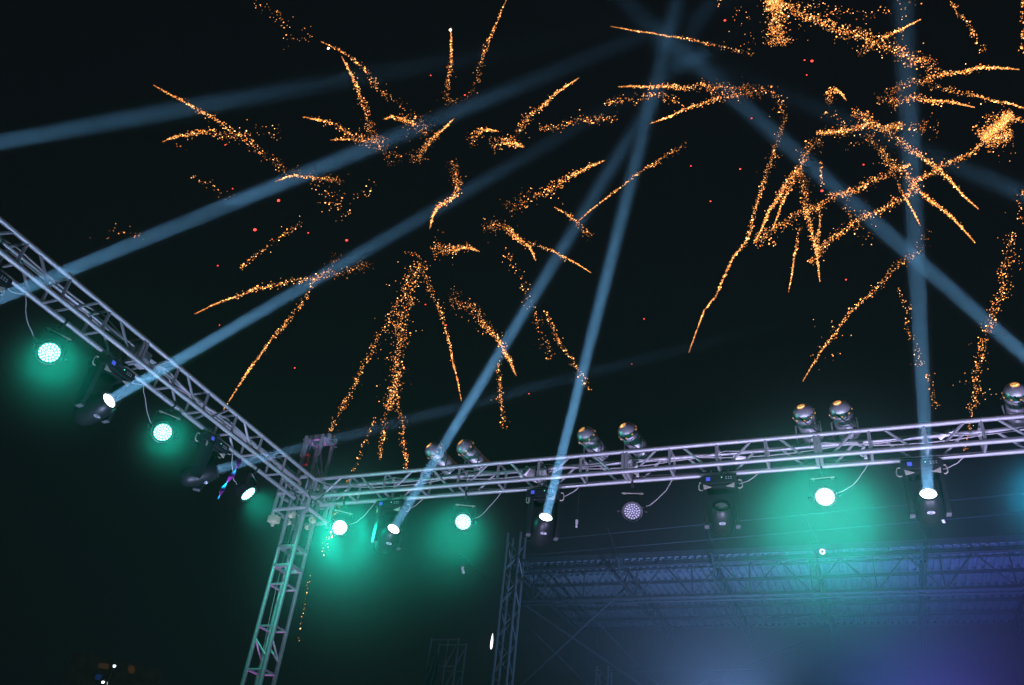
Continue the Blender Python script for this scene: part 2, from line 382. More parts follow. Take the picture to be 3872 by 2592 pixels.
GREEN = (0.0, 1.0, 0.66)
def led_par(loc, target, label, chord, axis, power=60.0, size=38, lit=True, col=GREEN, puff=1.0):
    loc = Vector(loc)
    root = empty('led_par_light', loc, label, 'stage light', 'LED par lights hung under the trusses')
    d = (Vector(target) - loc).normalized()
    F = frame_z(d).to_4x4()
    obj('housing', PARH, None, root, F)
    obj('led_array', (LED_HOT if puff > 2 else LED_ON) if lit else LED_OFF, None, root, F @ T((0, 0, -0.003)))
    pan = math.atan2(d.y, d.x) + math.pi / 2
    Y = Matrix.Rotation(pan, 4, 'Z')
    if lit: obj('glow_plate', PLATE, None, root, F)
    yk = obj('yoke', YOKE, None, root, Y); obj('yoke_bar', YTRIM, None, yk)
    for s in (-1, 1): obj('tilt_knob', KNOB, None, root, Y @ T((s * 0.13, 0, 0)) @ Matrix.Rotation(R(90) * s, 4, 'Y'))
    cz = chord[2] - loc.z
    obj('clamp', CLAMPB, None, root, T((chord[0] - loc.x, chord[1] - loc.y, cz)) @ Matrix.Rotation(0 if axis == 'x' else R(90), 4, 'Z'))
    bar_part('stem', (0, 0, 0.2), (0, 0, cz - 0.1), 0.008, 'black_matt', root, 8)
    back = F @ Vector((0, 0, -0.16))
    side = Vector((0.45, 0, 0)) if axis == 'x' else Vector((0, -0.45, 0))
    obj('cord', mk('cord', lambda bm: bm_tube(bm, sag(back, Vector((chord[0] - loc.x, chord[1] - loc.y, cz)) + side, 0.12, 10, 0.008), 0.0045, 5)), 'cable', root)
    if lit:
        spot(root, 'lamp', F @ T((0, 0, 0.04)), col, power, size, 1.0, 0.05)
        pf = obj('halo_puff', PUFF, None, None, T(loc) @ F @ Matrix.Diagonal((puff, puff, puff, 1)))
        tag(pf, 'added smoke puff forming the halo of the ' + label, 'smoke', 'smoke puffs added for the par halos', 'stuff')
    return root

def head_shell(bm):
    bm_lathe(bm, [(0, -0.20), (0.05, -0.195), (0.088, -0.175), (0.112, -0.12), (0.122, -0.03), (0.122, 0.07), (0.114, 0.12), (0.1, 0.16), (0.09, 0.175), (0.078, 0.176), (0.073, 0.165), (0, 0.163)], 28)
    for v in bm.verts: v.co.x *= 1.0; v.co.y *= 0.94
HEAD = with_mat(mk('head_shell', head_shell, 50), 'black')
def head_rim(bm): bm_lathe(bm, [(0.092, 0.172), (0.092, 0.184), (0.074, 0.184), (0.074, 0.172)], 28)
HRIM = with_mat(mk('lens_rim', head_rim), 'black_matt')
def lens(bm): bm_lathe(bm, [(0.0725, 0.0), (0.066, 0.008), (0.045, 0.015), (0.02, 0.019), (0, 0.02)], 24)
LENS_ON = with_mat(mk('lens_lit', lens), 'lens_on'); LENS_OFF = with_mat(mk('lens_unlit', lens), 'lens_off')
BADGE = with_mat(ring_mesh('badge_ring', 0.033, 0.0285, 0, 0.004, 28, 1.0, 0.55), 'badge')
def badge_in(bm):
    for i, h in enumerate((0.012, 0.008, 0.008, 0.012)): bm_box(bm, 0.007, h, 0.003, (-0.0165 + 0.011 * i, 0, 0.0015))
BADGE_IN = with_mat(mk('badge_letters', badge_in, smooth=False), 'badge')
def arm(bm):
    vs = [(-0.08, 0.0), (-0.06, -0.36), (-0.04, -0.43), (0.04, -0.43), (0.06, -0.36), (0.08, 0.0)]
    f = [bm.verts.new((-0.022, y, z)) for y, z in vs]; b2 = [bm.verts.new((0.022, y, z)) for y, z in vs]
    bm.faces.new(f); bm.faces.new(b2[::-1]); n = len(vs)
    for i in range(n): bm.faces.new((f[(i + 1) % n], f[i], b2[i], b2[(i + 1) % n]))
    bmesh.ops.bevel(bm, geom=list(bm.edges), offset=0.006, segments=2, affect='EDGES')
    bmesh.ops.recalc_face_normals(bm, faces=bm.faces)
ARM = with_mat(mk('yoke_arm', arm), 'black')
def armfoot(bm): bm_box(bm, 0.046, 0.075, 0.014, (0, 0, -0.433), bev=0.004)
ARMF = with_mat(mk('arm_cap', armfoot), 'roofsteel')
def base(bm):
    bm_box(bm, 0.37, 0.25, 0.1, (0, 0, 0), bev=0.018); bm_box(bm, 0.3, 0.2, 0.03, (0, 0, -0.06), bev=0.008)
BASE = with_mat(mk('head_base', base), 'black')
def gusset(bm):
    for s in (-1, 1):
        vs = [(s * 0.16, -0.05), (s * 0.155, -0.105), (s * 0.075, -0.085)]
        a = [bm.verts.new((x, -0.112, z)) for x, z in vs]; b2 = [bm.verts.new((x, -0.105, z)) for x, z in vs]
        bm.faces.new(a); bm.faces.new(b2[::-1])
        for i in range(3): bm.faces.new((a[(i + 1) % 3], a[i], b2[i], b2[(i + 1) % 3]))
    bmesh.ops.recalc_face_normals(bm, faces=bm.faces)
GUS = with_mat(mk('gusset_plate', gusset, smooth=False), 'cream')
def handle(bm):
    bm_tube(bm, [(0.18, 0, 0.03), (0.215, 0, 0.025), (0.225, 0, -0.01), (0.222, 0, -0.05), (0.205, 0, -0.065), (0.18, 0, -0.06)], 0.008, 6)
HANDLE = with_mat(mk('carry_handle', handle), 'cream')
DISP = with_mat(mk('display', lambda bm: bm_box(bm, 0.042, 0.006, 0.04, (0, 0, 0), bev=0.002)), 'display')
PILOT = with_mat(mk('pilot_light', lambda bm: bm_lathe(bm, [(0.006, 0), (0.005, 0.004), (0, 0.005)], 8, Matrix.Rotation(R(90), 4, 'X'))), 'pilot')
PANEL = with_mat(mk('control_panel', lambda bm: [bm_box(bm, 0.014, 0.005, 0.008, (x, 0, z), bev=0.001) for x in (-0.02, 0.005, 0.03) for z in (-0.008, 0.012)]), 'steel')

def moving_head(loc, target, label, axis, lit=True, power=900.0, length=9.0, beam_label=None, spread=1.7, face=None, dens=None):
    """loc = pivot of the head; the base hangs under the far bottom chord"""
    loc = Vector(loc); zb = ZT - H - RC - 0.085
    if axis == 'x': bl = Vector((loc.x, YT + H, zb)); brot = 0.0
    else: bl = Vector((XT - H, loc.y, zb)); brot = R(90)
    root = empty('moving_head_light', bl, label, 'stage light', 'moving head lights hung under the trusses')
    loc = Vector((bl.x, bl.y, loc.z))
    d = (Vector(target) - loc).normalized()
    B = Matrix.Rotation(brot, 4, 'Z')
    bs = obj('base', BASE, None, root, B)
    obj('display', DISP, None, bs, T((-0.105, -0.128, 0))); obj('pilot_light', PILOT, None, bs, T((0.035, -0.126, 0.01)))
    obj('control_panel', PANEL, None, bs, T((0.1, -0.1265, 0)))
    obj('gusset_plate', GUS, None, root, B)
    for s in (1, -1): obj('carry_handle', HANDLE, None, root, B @ Matrix.Diagonal((s, 1, 1, 1)))
    for s in (-0.09, 0.09):
        obj('clamp', CLAMP, None, root, B @ T((s, 0, RC + 0.085)))
    pan = math.atan2(d.y, d.x) + math.pi / 2
    Pm = Matrix.Rotation(pan, 4, 'Z')
    for s in (-1, 1):
        a = obj('yoke_arm', ARM, None, root, Pm @ T((s * 0.155, 0, -0.05))); obj('arm_cap', ARMF, None, a)
    dz = loc.z - bl.z
    pivot_axis = Vector((math.cos(pan), math.sin(pan), 0))
    z = d; x = pivot_axis; y = z.cross(x)
    if y.dot(EYE - loc) > 0: x, y = -x, -y                       # local -Y side towards the viewer
    Hm = T((0, 0, dz)) @ Matrix(((x.x, y.x, z.x), (x.y, y.y, z.y), (x.z, y.z, z.z))).to_4x4()
    hd = obj('head', HEAD, None, root, Hm)
    obj('lens_rim', HRIM, None, hd)
    obj('lens', LENS_ON if lit else LENS_OFF, None, hd, T((0, 0, 0.166)))
    bmx = T((0, -0.113, 0.045)) @ Matrix.Rotation(R(90), 4, 'X')
    obj('badge_ring', BADGE, None, hd, bmx); obj('badge_letters', BADGE_IN, None, hd, bmx)
    obj('cord', mk('cord', lambda bm: bm_tube(bm, sag((0.05, 0.1, 0.02), B @ Vector((0.42, 0.0, 0.11)), 0.05, 8, 0.006), 0.005, 5)), 'cable', root)
    if lit:
        l = bpy.data.lights.new('lamp', 'AREA'); l.shape = 'DISK'; l.size = 0.095; l.spread = R(spread)
        l.energy = power; l.color = BEAM
        lo = bpy.data.objects.new('lamp', l); C.objects.link(lo); lo.parent = root
        lo.matrix_basis = Hm @ T((0, 0, 0.192)) @ Matrix.Rotation(math.pi, 4, 'X')
        r1 = 0.06 + length * math.tan(R(spread) * 0.52)
        bm = bmesh.new(); bmesh.ops.create_cone(bm, cap_ends=True, segments=20, radius1=0.07, radius2=r1, depth=length, matrix=T((0, 0, length / 2)))
        bo = obj('light_beam', finish(bm, 'light_beam'), None, None, T(bl) @ Hm @ T((0, 0, 0.194)))
        bo.data.materials.append(BEAMVOL)
        tag(bo, beam_label, 'light beam', 'blue beams of the moving heads', 'stuff')
    return root
BEAM = (0.20, 0.56, 1.0)
# smoke added only inside each beam cone; the beam's fade is put into its density
bvm = bpy.data.materials.new('beam_smoke'); bvm.use_nodes = True; t = bvm.node_tree; t.nodes.clear()
out = t.nodes.new('ShaderNodeOutputMaterial'); vs = t.nodes.new('ShaderNodeVolumeScatter')
vs.inputs['Color'].default_value = (0.9, 0.93, 0.95, 1); vs.inputs['Anisotropy'].default_value = 0.2
tc = t.nodes.new('ShaderNodeTexCoord'); sx = t.nodes.new('ShaderNodeSeparateXYZ'); t.links.new(tc.outputs['Generated'], sx.inputs[0])
sub = t.nodes.new('ShaderNodeMath'); sub.operation = 'SUBTRACT'; sub.use_clamp = True; sub.inputs[0].default_value = 1.0
t.links.new(sx.outputs['Z'], sub.inputs[1])
pw = t.nodes.new('ShaderNodeMath'); pw.operation = 'POWER'; pw.inputs[1].default_value = 3.4; t.links.new(sub.outputs[0], pw.inputs[0])
nzb = t.nodes.new('ShaderNodeTexNoise'); nzb.inputs['Scale'].default_value = 1.6; nzb.inputs['Detail'].default_value = 3
tcw = t.nodes.new('ShaderNodeNewGeometry'); t.links.new(tcw.outputs['Position'], nzb.inputs['Vector'])
mrb = t.nodes.new('ShaderNodeMapRange'); mrb.inputs['From Min'].default_value = 0.3; mrb.inputs['From Max'].default_value = 0.7
mrb.inputs['To Min'].default_value = 0.075; mrb.inputs['To Max'].default_value = 0.13; t.links.new(nzb.outputs['Fac'], mrb.inputs['Value'])
ml = t.nodes.new('ShaderNodeMath'); ml.operation = 'MULTIPLY'; t.links.new(mrb.outputs[0], ml.inputs[1]); t.links.new(pw.outputs[0], ml.inputs[0])
t.links.new(ml.outputs[0], vs.inputs['Density']); t.links.new(vs.outputs[0], out.inputs['Volume'])
BEAMVOL = bvm

# added smoke shaped as a par light's halo, thinning from lamp to edge
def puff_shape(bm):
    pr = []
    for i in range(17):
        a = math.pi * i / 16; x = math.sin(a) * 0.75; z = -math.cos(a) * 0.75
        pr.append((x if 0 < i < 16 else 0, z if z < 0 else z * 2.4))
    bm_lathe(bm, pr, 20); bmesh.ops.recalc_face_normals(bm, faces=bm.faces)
PUFF = mk('halo_puff', puff_shape)
pm = bpy.data.materials.new('halo_smoke'); pm.use_nodes = True; t = pm.node_tree; t.nodes.clear()
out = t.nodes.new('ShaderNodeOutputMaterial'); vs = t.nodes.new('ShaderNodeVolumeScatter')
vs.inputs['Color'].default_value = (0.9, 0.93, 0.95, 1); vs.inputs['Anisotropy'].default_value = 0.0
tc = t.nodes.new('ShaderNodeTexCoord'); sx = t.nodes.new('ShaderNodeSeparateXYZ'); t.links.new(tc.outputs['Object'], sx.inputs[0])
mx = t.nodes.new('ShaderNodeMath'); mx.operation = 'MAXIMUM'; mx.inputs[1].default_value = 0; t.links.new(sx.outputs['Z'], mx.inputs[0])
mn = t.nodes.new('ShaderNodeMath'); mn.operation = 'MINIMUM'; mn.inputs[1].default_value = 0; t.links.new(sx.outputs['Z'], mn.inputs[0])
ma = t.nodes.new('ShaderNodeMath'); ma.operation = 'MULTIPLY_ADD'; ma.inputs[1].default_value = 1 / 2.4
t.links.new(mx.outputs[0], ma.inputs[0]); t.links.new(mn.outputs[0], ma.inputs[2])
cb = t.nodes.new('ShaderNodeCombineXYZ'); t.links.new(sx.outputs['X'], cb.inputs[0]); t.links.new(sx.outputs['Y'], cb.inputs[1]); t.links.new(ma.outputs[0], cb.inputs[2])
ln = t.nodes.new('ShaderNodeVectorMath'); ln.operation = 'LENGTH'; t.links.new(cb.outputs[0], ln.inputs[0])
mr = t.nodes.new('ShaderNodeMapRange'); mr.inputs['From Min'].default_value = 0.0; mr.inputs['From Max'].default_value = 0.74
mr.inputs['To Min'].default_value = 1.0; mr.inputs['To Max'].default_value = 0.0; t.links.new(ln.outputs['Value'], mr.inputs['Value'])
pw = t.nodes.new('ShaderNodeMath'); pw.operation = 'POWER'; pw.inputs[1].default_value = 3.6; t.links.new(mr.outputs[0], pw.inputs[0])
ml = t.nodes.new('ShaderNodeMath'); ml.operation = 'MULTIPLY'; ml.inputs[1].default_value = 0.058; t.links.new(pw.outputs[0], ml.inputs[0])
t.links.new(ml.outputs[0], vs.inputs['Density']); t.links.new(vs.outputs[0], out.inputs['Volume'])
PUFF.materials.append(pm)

# --- moving heads
BP = 9.5
X9 = atk(1552, 122, 7.8)                                          # where the beams cross overhead
zc = 5.225
moving_head((-5.141, 0, zc), atk(1545, 140, 7.8), 'moving head light with lit lens between the tower and the second green par', 'x', True, BP, 9.5, 'pale blue beam rising from the moving head nearest the corner tower')
moving_head((-3.183, 0, zc), atk(1520, 110, 7.6), 'moving head light with lit lens left of the unlit par', 'x', True, BP, 9.0, 'broad blue beam rising steeply from the moving head under the middle of the truss')
moving_head((-1.225, 0, zc), atk(1600, 200, 7.0), 'moving head light with its beam off, beside the unlit par', 'x', False)
moving_head((0.703, 0, zc), atk(2066, 20, 6.6), 'moving head light with lit lens right of the brightest green par', 'x', True, BP, 8.5, 'upright blue beam near the right edge of the picture')
moving_head((2.67, 0, zc), atk(1500, 66, 7.4), 'moving head light hung on the right truss beyond the right edge', 'x', True, BP, 9.5, 'blue beam slanting up to the left from the right edge, crossing the upright beam')
moving_head((5.7, 0, zc), atk(1420, 62, 7.6), 'moving head light at the far right end of the right truss', 'x', True, BP * 0.5, 10.5, 'faint blue beam entering high at the right edge and crossing the fireworks')
moving_head((0, 4.80, 5.19), atk(1560, 150, 7.4), 'moving head light with lit lens beside the leftmost green par', 'y', True, BP, 7.0, 'blue beam rising to the right from the moving head on the left truss')
moving_head((0, 6.313, 5.26), atk(1750, 750, 13.0), 'moving head light turned sideways between two green pars on the left truss', 'y', True, BP * 0.35, 10.5, 'thin faint beam running low across the picture above the right truss', 2.0)
moving_head((0, 3.30, 5.19), atk(1500, 70, 7.0), 'moving head light on the left truss just outside the left edge', 'y', True, BP, 8.0, 'broad blue beam crossing the left truss and rising to the upper right')
moving_head((0, 1.80, 5.19), atk(1180, 112, 6.2), 'moving head light at the near end of the left truss', 'y', True, BP * 0.4, 7.0, 'topmost faint blue beam entering at the left edge', 2.0)

# --- LED pars
def aim(px, py, dist): return atk(px, py, dist)
zp = 5.40; CH = ZT - H
LP = 2500.0
led_par((-5.85, YT + H, zp + 0.01), aim(830, 1420, 6.8), 'dazzling green par light closest to the corner tower on the right truss', (-5.85, YT + H, CH), 'x', LP * 1.2, 92, True, GREEN, 2.5)
led_par((-4.174, YT + H, zp - 0.02), aim(935, 1480, 6.6), 'green par light with visible lamp dots under a pair of chrome lamps', (-4.174, YT + H, CH), 'x', LP * 0.55, 100, True, GREEN, 1.6)
led_par((-2.17, YT + H, zp - 0.02), aim(1400, 1500, 6.2), 'unlit par light with a grid of pale lenses under the right truss', (-2.17, YT + H, CH), 'x', lit=False)
led_par((-0.208, YT + H, zp), aim(1850, 1500, 6.0), 'brightest green par light with the widest glow, under the right truss', (-0.208, YT + H, CH), 'x', LP * 1.3, 120, True, GREEN, 2.7)
led_par((1.72, YT + H, zp), aim(2420, 1500, 6.0), 'par light at the right edge of the picture with only its blue-green glow showing', (1.72, YT + H, CH), 'x', LP * 0.6, 120, True, (0.0, 0.6, 1.0), 1.3)
led_par((XT - H, 4.144, zp - 0.006), aim(220, 1080, 5.6), 'large green par light at the upper left under the left truss', (XT - H, 4.144, CH), 'y', LP * 0.36, 100, True, GREEN, 1.25)
led_par((XT - H, 5.65, zp + 0.01), aim(540, 1180, 6.2), 'green par light in the middle of the left truss', (XT - H, 5.65, CH), 'y', LP * 0.28, 100, True, GREEN, 1.05)
led_par((XT - H, 7.13, zp + 0.012), (XT - H + 0.72, 7.43, zp - 0.63), 'narrow tilted green par light on the left truss near the tower', (XT - H, 7.13, CH), 'y', LP * 0.08, 150, True, GREEN, 0.85)

# --- chrome par cans on top of the right truss
def can(bm):
    bm_lathe(bm, [(0.102, 0.0), (0.102, 0.27), (0.108, 0.28), (0.108, 0.30), (0.1, 0.30), (0.098, 0.05), (0, 0.04)], 28)
    for z in (0.03, 0.055): bm_lathe(bm, [(0.103, z - 0.006), (0.108, z), (0.103, z + 0.006)], 28)
CAN = with_mat(mk('can_body', can, 30), 'chrome')
def dome(bm):
    bm_lathe(bm, [(0.042, -0.125), (0.06, -0.118), (0.085, -0.098), (0.104, -0.068), (0.115, -0.03), (0.118, 0.0), (0.104, 0.004)], 28)
DOME = with_mat(mk('rear_dome', dome, 60), 'chrome')
def disc(bm): bm_lathe(bm, [(0, -0.1225), (0.0415, -0.1225), (0.0415, -0.115), (0, -0.115)], 20)
def disc_hot(bm):
    bm_box(bm, 0.045, 0.012, 0.003, (0.004, -0.017, -0.124)); bm_box(bm, 0.016, 0.012, 0.003, (-0.02, 0.0, -0.124))
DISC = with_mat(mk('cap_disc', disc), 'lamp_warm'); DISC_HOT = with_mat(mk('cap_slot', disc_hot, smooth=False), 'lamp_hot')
DISC_DARK = with_mat(mk('cap_screw', lambda bm: [bm_cyl(bm, 0.005, 0.005, -0.1255, -0.122, 8, T((x, y, 0))) for x, y in ((-0.015, 0.018), (0.018, 0.016))]), 'black_matt')
def vents(bm):
    for k in range(9):
        a = R(20 + 40 * k); mt = Matrix.Rotation(a, 4, 'Z') @ T((0.1165, 0, -0.02)) @ Matrix.Rotation(R(-14), 4, 'Y')
        bm_box(bm, 0.006, 0.018, 0.012, (0, 0, 0), mt, 0.002)
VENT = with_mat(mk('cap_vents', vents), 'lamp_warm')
def can_yoke(bm):
    for s in (-1, 1): bm_tube(bm, [(s * 0.112, 0, 0.0), (s * 0.128, 0, 0.0), (s * 0.128, 0, -0.2), (s * 0.11, 0, -0.235), (0, 0, -0.235)], 0.008, 6)
CYOKE = with_mat(mk('can_yoke', can_yoke), 'alu')
CLENS = with_mat(mk('can_lens', lambda bm: bm_lathe(bm, [(0.098, 0.285), (0.06, 0.293), (0, 0.297)], 24)), 'lens_off')
def par_can(x, label, d, rot, hot=True):
    zt = ZT + H                                           # stands on the far top chord
    loc = Vector((x, YT + H + 0.03, zt))
    root = empty('par_can', loc, label, 'stage light', 'chrome par cans on top of the right truss')
    d = Vector(d).normalized(); F = T((0, 0, 0.285)) @ frame_z(d).to_4x4() @ T((0, 0, -0.10))
    obj('can_body', CAN, None, root, F)
    dm = obj('rear_dome', DOME, None, root, F)
    Rz = Matrix.Rotation(rot, 4, 'Z')
    obj('cap_disc', DISC, None, dm, Rz); obj('cap_screw', DISC_DARK, None, dm, Rz)
    if hot: obj('cap_slot', DISC_HOT, None, dm, Rz)
    obj('cap_vents', VENT, None, dm, Rz)
    obj('lens', CLENS, None, root, F)
    pan = math.atan2(d.y, d.x) - math.pi / 2
    obj('yoke', CYOKE, None, root, T((0, 0, 0.285)) @ Matrix.Rotation(pan, 4, 'Z'))
    obj('clamp', CLAMP, None, root, T((0, -0.03, 0)) @ Matrix.Rotation(R(180), 4, 'X') @ Matrix.Diagonal((1, 1, 0.5, 1)))
    tail = F @ Vector((0.03, -0.105, -0.06))
    obj('cord', mk('cord', lambda bm: bm_tube(bm, sag(tail, Vector((0.22, -0.08, 0.03)), 0.02, 6), 0.006, 5)), 'cable_dark', root)
cans = [(-4.62, 'leftmost chrome par can, partly behind the blue beam', (0.42, 0.82, -0.42), 0.5, True),
        (-4.19, 'second chrome par can from the tower', (0.42, 0.82, -0.42), 0.9, False),
        (-2.66, 'left chrome par can of the middle pair', (0.36, 0.84, -0.42), 0.2, False),
        (-2.175, 'right chrome par can of the middle pair', (0.36, 0.84, -0.42), 1.4, True),
        (-0.29, 'left chrome par can of the pair above the brightest green light', (0.18, 0.88, -0.45), 0.1, True),
        (0.07, 'right chrome par can of the pair above the brightest green light', (0.18, 0.88, -0.45), 0.0, True),
        (1.66, 'chrome par can cut off by the right edge', (0.05, 0.9, -0.45), 0.0, True)]
for c in cans: par_can(*c)

# ------------------------------------------------------------------ cables, boxes and straps on the trusses
def cable(label, pts_list, r, m):
    bm = bmesh.new()
    for pts in pts_list: bm_tube(bm, pts, r, 5)
    o = obj('power_cable', finish(bm, 'power_cable'), m); tag(o, label, 'cable', 'cables laid along the trusses')
def run_x(y, z, r0, step, drop):
    pts = []; x = r0
    while x < 7:
        pts += sag((x, y + random.uniform(-.03, .03), z), (x + step, y + random.uniform(-.03, .03), z), drop * random.uniform(.3, 1.3), 6)[:-1]; x += step
    return pts
cable('pale cable sagging between the top tubes of the right truss', [run_x(YT - 0.02, ZT + 0.09, -6.1, 0.993, 0.07)], 0.008, 'cable')
cable('second pale cable lying under the top of the right truss', [run_x(YT + 0.05, ZT + 0.07, -5.9, 1.49, 0.06)], 0.006, 'cable')
cable('thin dark cable along the bottom of the right truss', [run_x(YT + 0.1, ZT - 0.085, -6.0, 1.98, 0.05)], 0.006, 'cable_dark')
def run_y(x, z, y0, step, drop):
    pts = []; y = y0
    while y < 7.7:
        pts += sag((x + random.uniform(-.03, .03), y, z), (x + random.uniform(-.03, .03), min(y + step, 7.8), z), drop * random.uniform(.3, 1.3), 6)[:-1]; y += step
    return pts
cable('grey cable sagging inside the left truss', [run_y(XT + 0.02, ZT + 0.085, 1.4, 0.987, 0.05)], 0.008, 'cable')
cable('second grey cable running inside the left truss', [run_y(XT - 0.06, ZT + 0.06, 1.3, 1.48, 0.07)], 0.007, 'cable')
cable('black cable looping from the left truss past the sleeve block to the right truss',
      [sag((XT + 0.15, 7.85, ZT - 0.1), (TWX + 0.5, YT - 0.15, ZT - 0.12), 0.1, 12)], 0.008, 'cable_dark')
cable('thin wire strung from the left truss end across to the right truss',
      [sag((XT + 0.12, 7.9, ZT + 0.13), (TWX + 0.62, YT - 0.13, ZT + 0.0), 0.02, 8)], 0.004, 'cable')
cable('long thin cable hanging down inside the corner tower',
      [[Vector((TWX - 0.06 + 0.02 * math.sin(z * 2.3), TWY - 0.02 + 0.02 * math.cos(z * 1.7), z)) for z in np.linspace(5.6, 0.3, 40)]], 0.004, 'cable')
cable('dropper cable hanging with a plug under the right truss left of the unlit par',
      [[(-2.78, YT + H, CH), (-2.785, YT + H, CH - 0.2), (-2.79, YT + H, CH - 0.42)]], 0.003, 'cable_dark')
pl = obj('cable_plug', mk('cable_plug', lambda bm: (bm_cyl(bm, 0.013, 0.016, -0.03, 0.03, 8), bm_box(bm, 0.02, 0.02, 0.03, (0, 0, -0.04), bev=0.004))), 'cloth')
pl.location = (-2.79, YT + H, CH - 0.45); tag(pl, 'small pale plug dangling on a wire under the right truss', 'plug')
# loop of spare cable and socket box in the right truss
sp = empty('socket_box', (-3.28, YT + 0.02, ZT - 0.02), 'pale socket box with coiled cable strapped inside the right truss', 'socket box')
bm = bmesh.new(); bm_box(bm, 0.2, 0.06, 0.13, (0, 0, 0), Matrix.Rotation(R(24), 4, 'Y'), 0.02); bm_cyl(bm, 0.055, 0.05, -0.045, 0.045, 16, T((0.09, 0, 0.02)) @ Matrix.Rotation(R(90), 4, 'X'))
obj('box', finish(bm, 'socket_box'), 'cloth', sp)
obj('flap', mk('flap', lambda bm: bm_box(bm, 0.045, 0.07, 0.15, (0, 0, 0), bev=0.006)), 'paper', sp, T((-0.12, -0.03, 0.04)) @ Matrix.Rotation(R(28), 4, 'Y'))
obj('cord_coil', mk('cord_coil', lambda bm: bm_tube(bm, [(0.09 + 0.075 * math.cos(a), -0.055, 0.0 + 0.12 * math.sin(a)) for a in np.linspace(0, 9, 30)], 0.008, 5)), 'cable_dark', sp)
for (x, z, rz_, lab) in ((-1.0, 0.0, 14, 'white connector block tied inside the right truss above the switched-off moving head'),
                         (0.96, 0.07, -35, 'bent white bracket inside the right truss near the upright beam')):
    o = obj('connector_block', mk('connector_block', lambda bm: (bm_box(bm, 0.13, 0.04, 0.035, (0, 0, 0), bev=0.006), bm_box(bm, 0.05, 0.03, 0.02, (0.08, 0, -0.015), bev=0.004))), 'paper')
    o.matrix_world = T((x, YT + 0.02, ZT + z)) @ Matrix.Rotation(R(rz_), 4, 'Y'); tag(o, lab, 'connector')
for (x, lab) in ((-2.12, 'grey webbing knot at the truss joint above the unlit par'), (0.2, 'grey webbing knot in the truss right of the brightest par')):
    o = obj('webbing_knot', mk('webbing_knot', lambda bm: (bm_tube(bm, [(0.02 * math.cos(a * 1.3), 0.03 * math.sin(a), -0.1 + 0.02 * a) for a in np.linspace(0, 9, 28)], 0.014, 6), bm_box(bm, 0.03, 0.03, 0.05, (0.02, 0, -0.1), bev=0.006))), 'cloth')
    o.location = (x, YT + 0.06, ZT + 0.02); tag(o, lab, 'strap')
bx = obj('junction_box', mk('junction_box', lambda bm: (bm_box(bm, 0.1, 0.22, 0.17, (0, 0, 0), bev=0.012), [bm_tube(bm, [(0.0, -0.1 + 0.05 * k, 0.08), (0.06, -0.12 + 0.05 * k, 0.04), (0.06, -0.1 + 0.05 * k, -0.06)], 0.008, 5) for k in range(3)])), 'alu_dull')
bx.location = (XT, 4.93, ZT + 0.0); tag(bx, 'dark box with looped wires inside the left truss at its joint', 'junction box')
# purple foil streamer
def streamer(bm):
    p0, p1 = Vector((0, 0, 0)), atk(500, 1142, 8.55) - atk(548, 1050, 8.9); n = 16; prev = None
    for i in range(n + 1):
        s = i / n; c = p0.lerp(p1, s) + Vector((0.01 * math.sin(7 * s), 0.012 * math.sin(5 * s), 0)); w = 0.02 * (0.7 + 0.5 * math.sin(9 * s + 1) ** 2); a = 9 * s
        v = [bm.verts.new(c + Vector((math.cos(a) * w, math.sin(a) * w, e))) for e in (0, 0.002)] + [bm.verts.new(c - Vector((math.cos(a) * w, math.sin(a) * w, e))) for e in (0.002, 0)]
        if prev:
            for k in range(4): bm.faces.new((prev[k], prev[(k + 1) % 4], v[(k + 1) % 4], v[k]))
        else: bm.faces.new(v)
        prev = v
    bm.faces.new(prev[::-1])
    bmesh.ops.recalc_face_normals(bm, faces=bm.faces)
st = obj('foil_streamer', mk('foil_streamer', streamer), 'tinsel'); st.location = atk(548, 1050, 8.9)
tag(st, 'shiny purple foil streamer hanging from the left truss near the tower', 'streamer')

# ------------------------------------------------------------------ stage roof in the background
RZ = 10.6; RX0, RX1, RY0 = -10.0, 9.0, 23.4
SL = 0.03
rf = empty('stage_roof', (-9.7, RY0, 0), 'big stage roof of corrugated sheets on steel trusses, dim in blue haze', 'stage roof')
def rp_(x, y, dz=0.0): return Vector((x + 9.7, y - RY0, RZ + SL * (y - RY0) + dz))
def sheet(bm):                                 # one trapezoidal sheet, 1.06 m wide, ribs along Y
    pit = 0.2125; prof = []
    for k in range(5):
        x = k * pit; prof += [(x, 0.0), (x + 0.10, 0.0), (x + 0.112, 0.11), (x + 0.2, 0.11)]
    prof.append((5 * pit, 0.0)); L = 7.4
    top = [bm.verts.new((x, 0, z)) for x, z in prof]; bot = [bm.verts.new((x, L, z + SL * L)) for x, z in prof]
    top2 = [bm.verts.new((x, 0, z + 0.004)) for x, z in prof]; bot2 = [bm.verts.new((x, L, z + SL * L + 0.004)) for x, z in prof]
    n = len(prof)
    for i in range(n - 1):
        bm.faces.new((top[i], bot[i], bot[i + 1], top[i + 1])); bm.faces.new((top2[i], top2[i + 1], bot2[i + 1], bot2[i]))
        bm.faces.new((top[i], top[i + 1], top2[i + 1], top2[i])); bm.faces.new((bot[i], bot2[i], bot2[i + 1], bot[i + 1]))
SHEET = with_mat(mk('roof_sheet', sheet, smooth=False), 'sheet')
x = RX0; i = 0
while x < RX1:
    obj('roof_sheet', SHEET, None, rf, T(rp_(x, RY0 - 0.15, 0.22 + random.uniform(0, 0.012)))); x += 1.068; i += 1
for y in (23.5, 25.3, 26.7, 27.9, 29.2, 30.4):
    box_part('purlin', rp_(RX0, y, 0.17), rp_(RX1, y, 0.17), 0.06, 0.08, 'roofsteel', rf)
box_part('eave_fascia', rp_(RX0, 23.16, 0.28), rp_(RX1, 23.16, 0.28), 0.02, 0.17, 'roofsteel', rf)
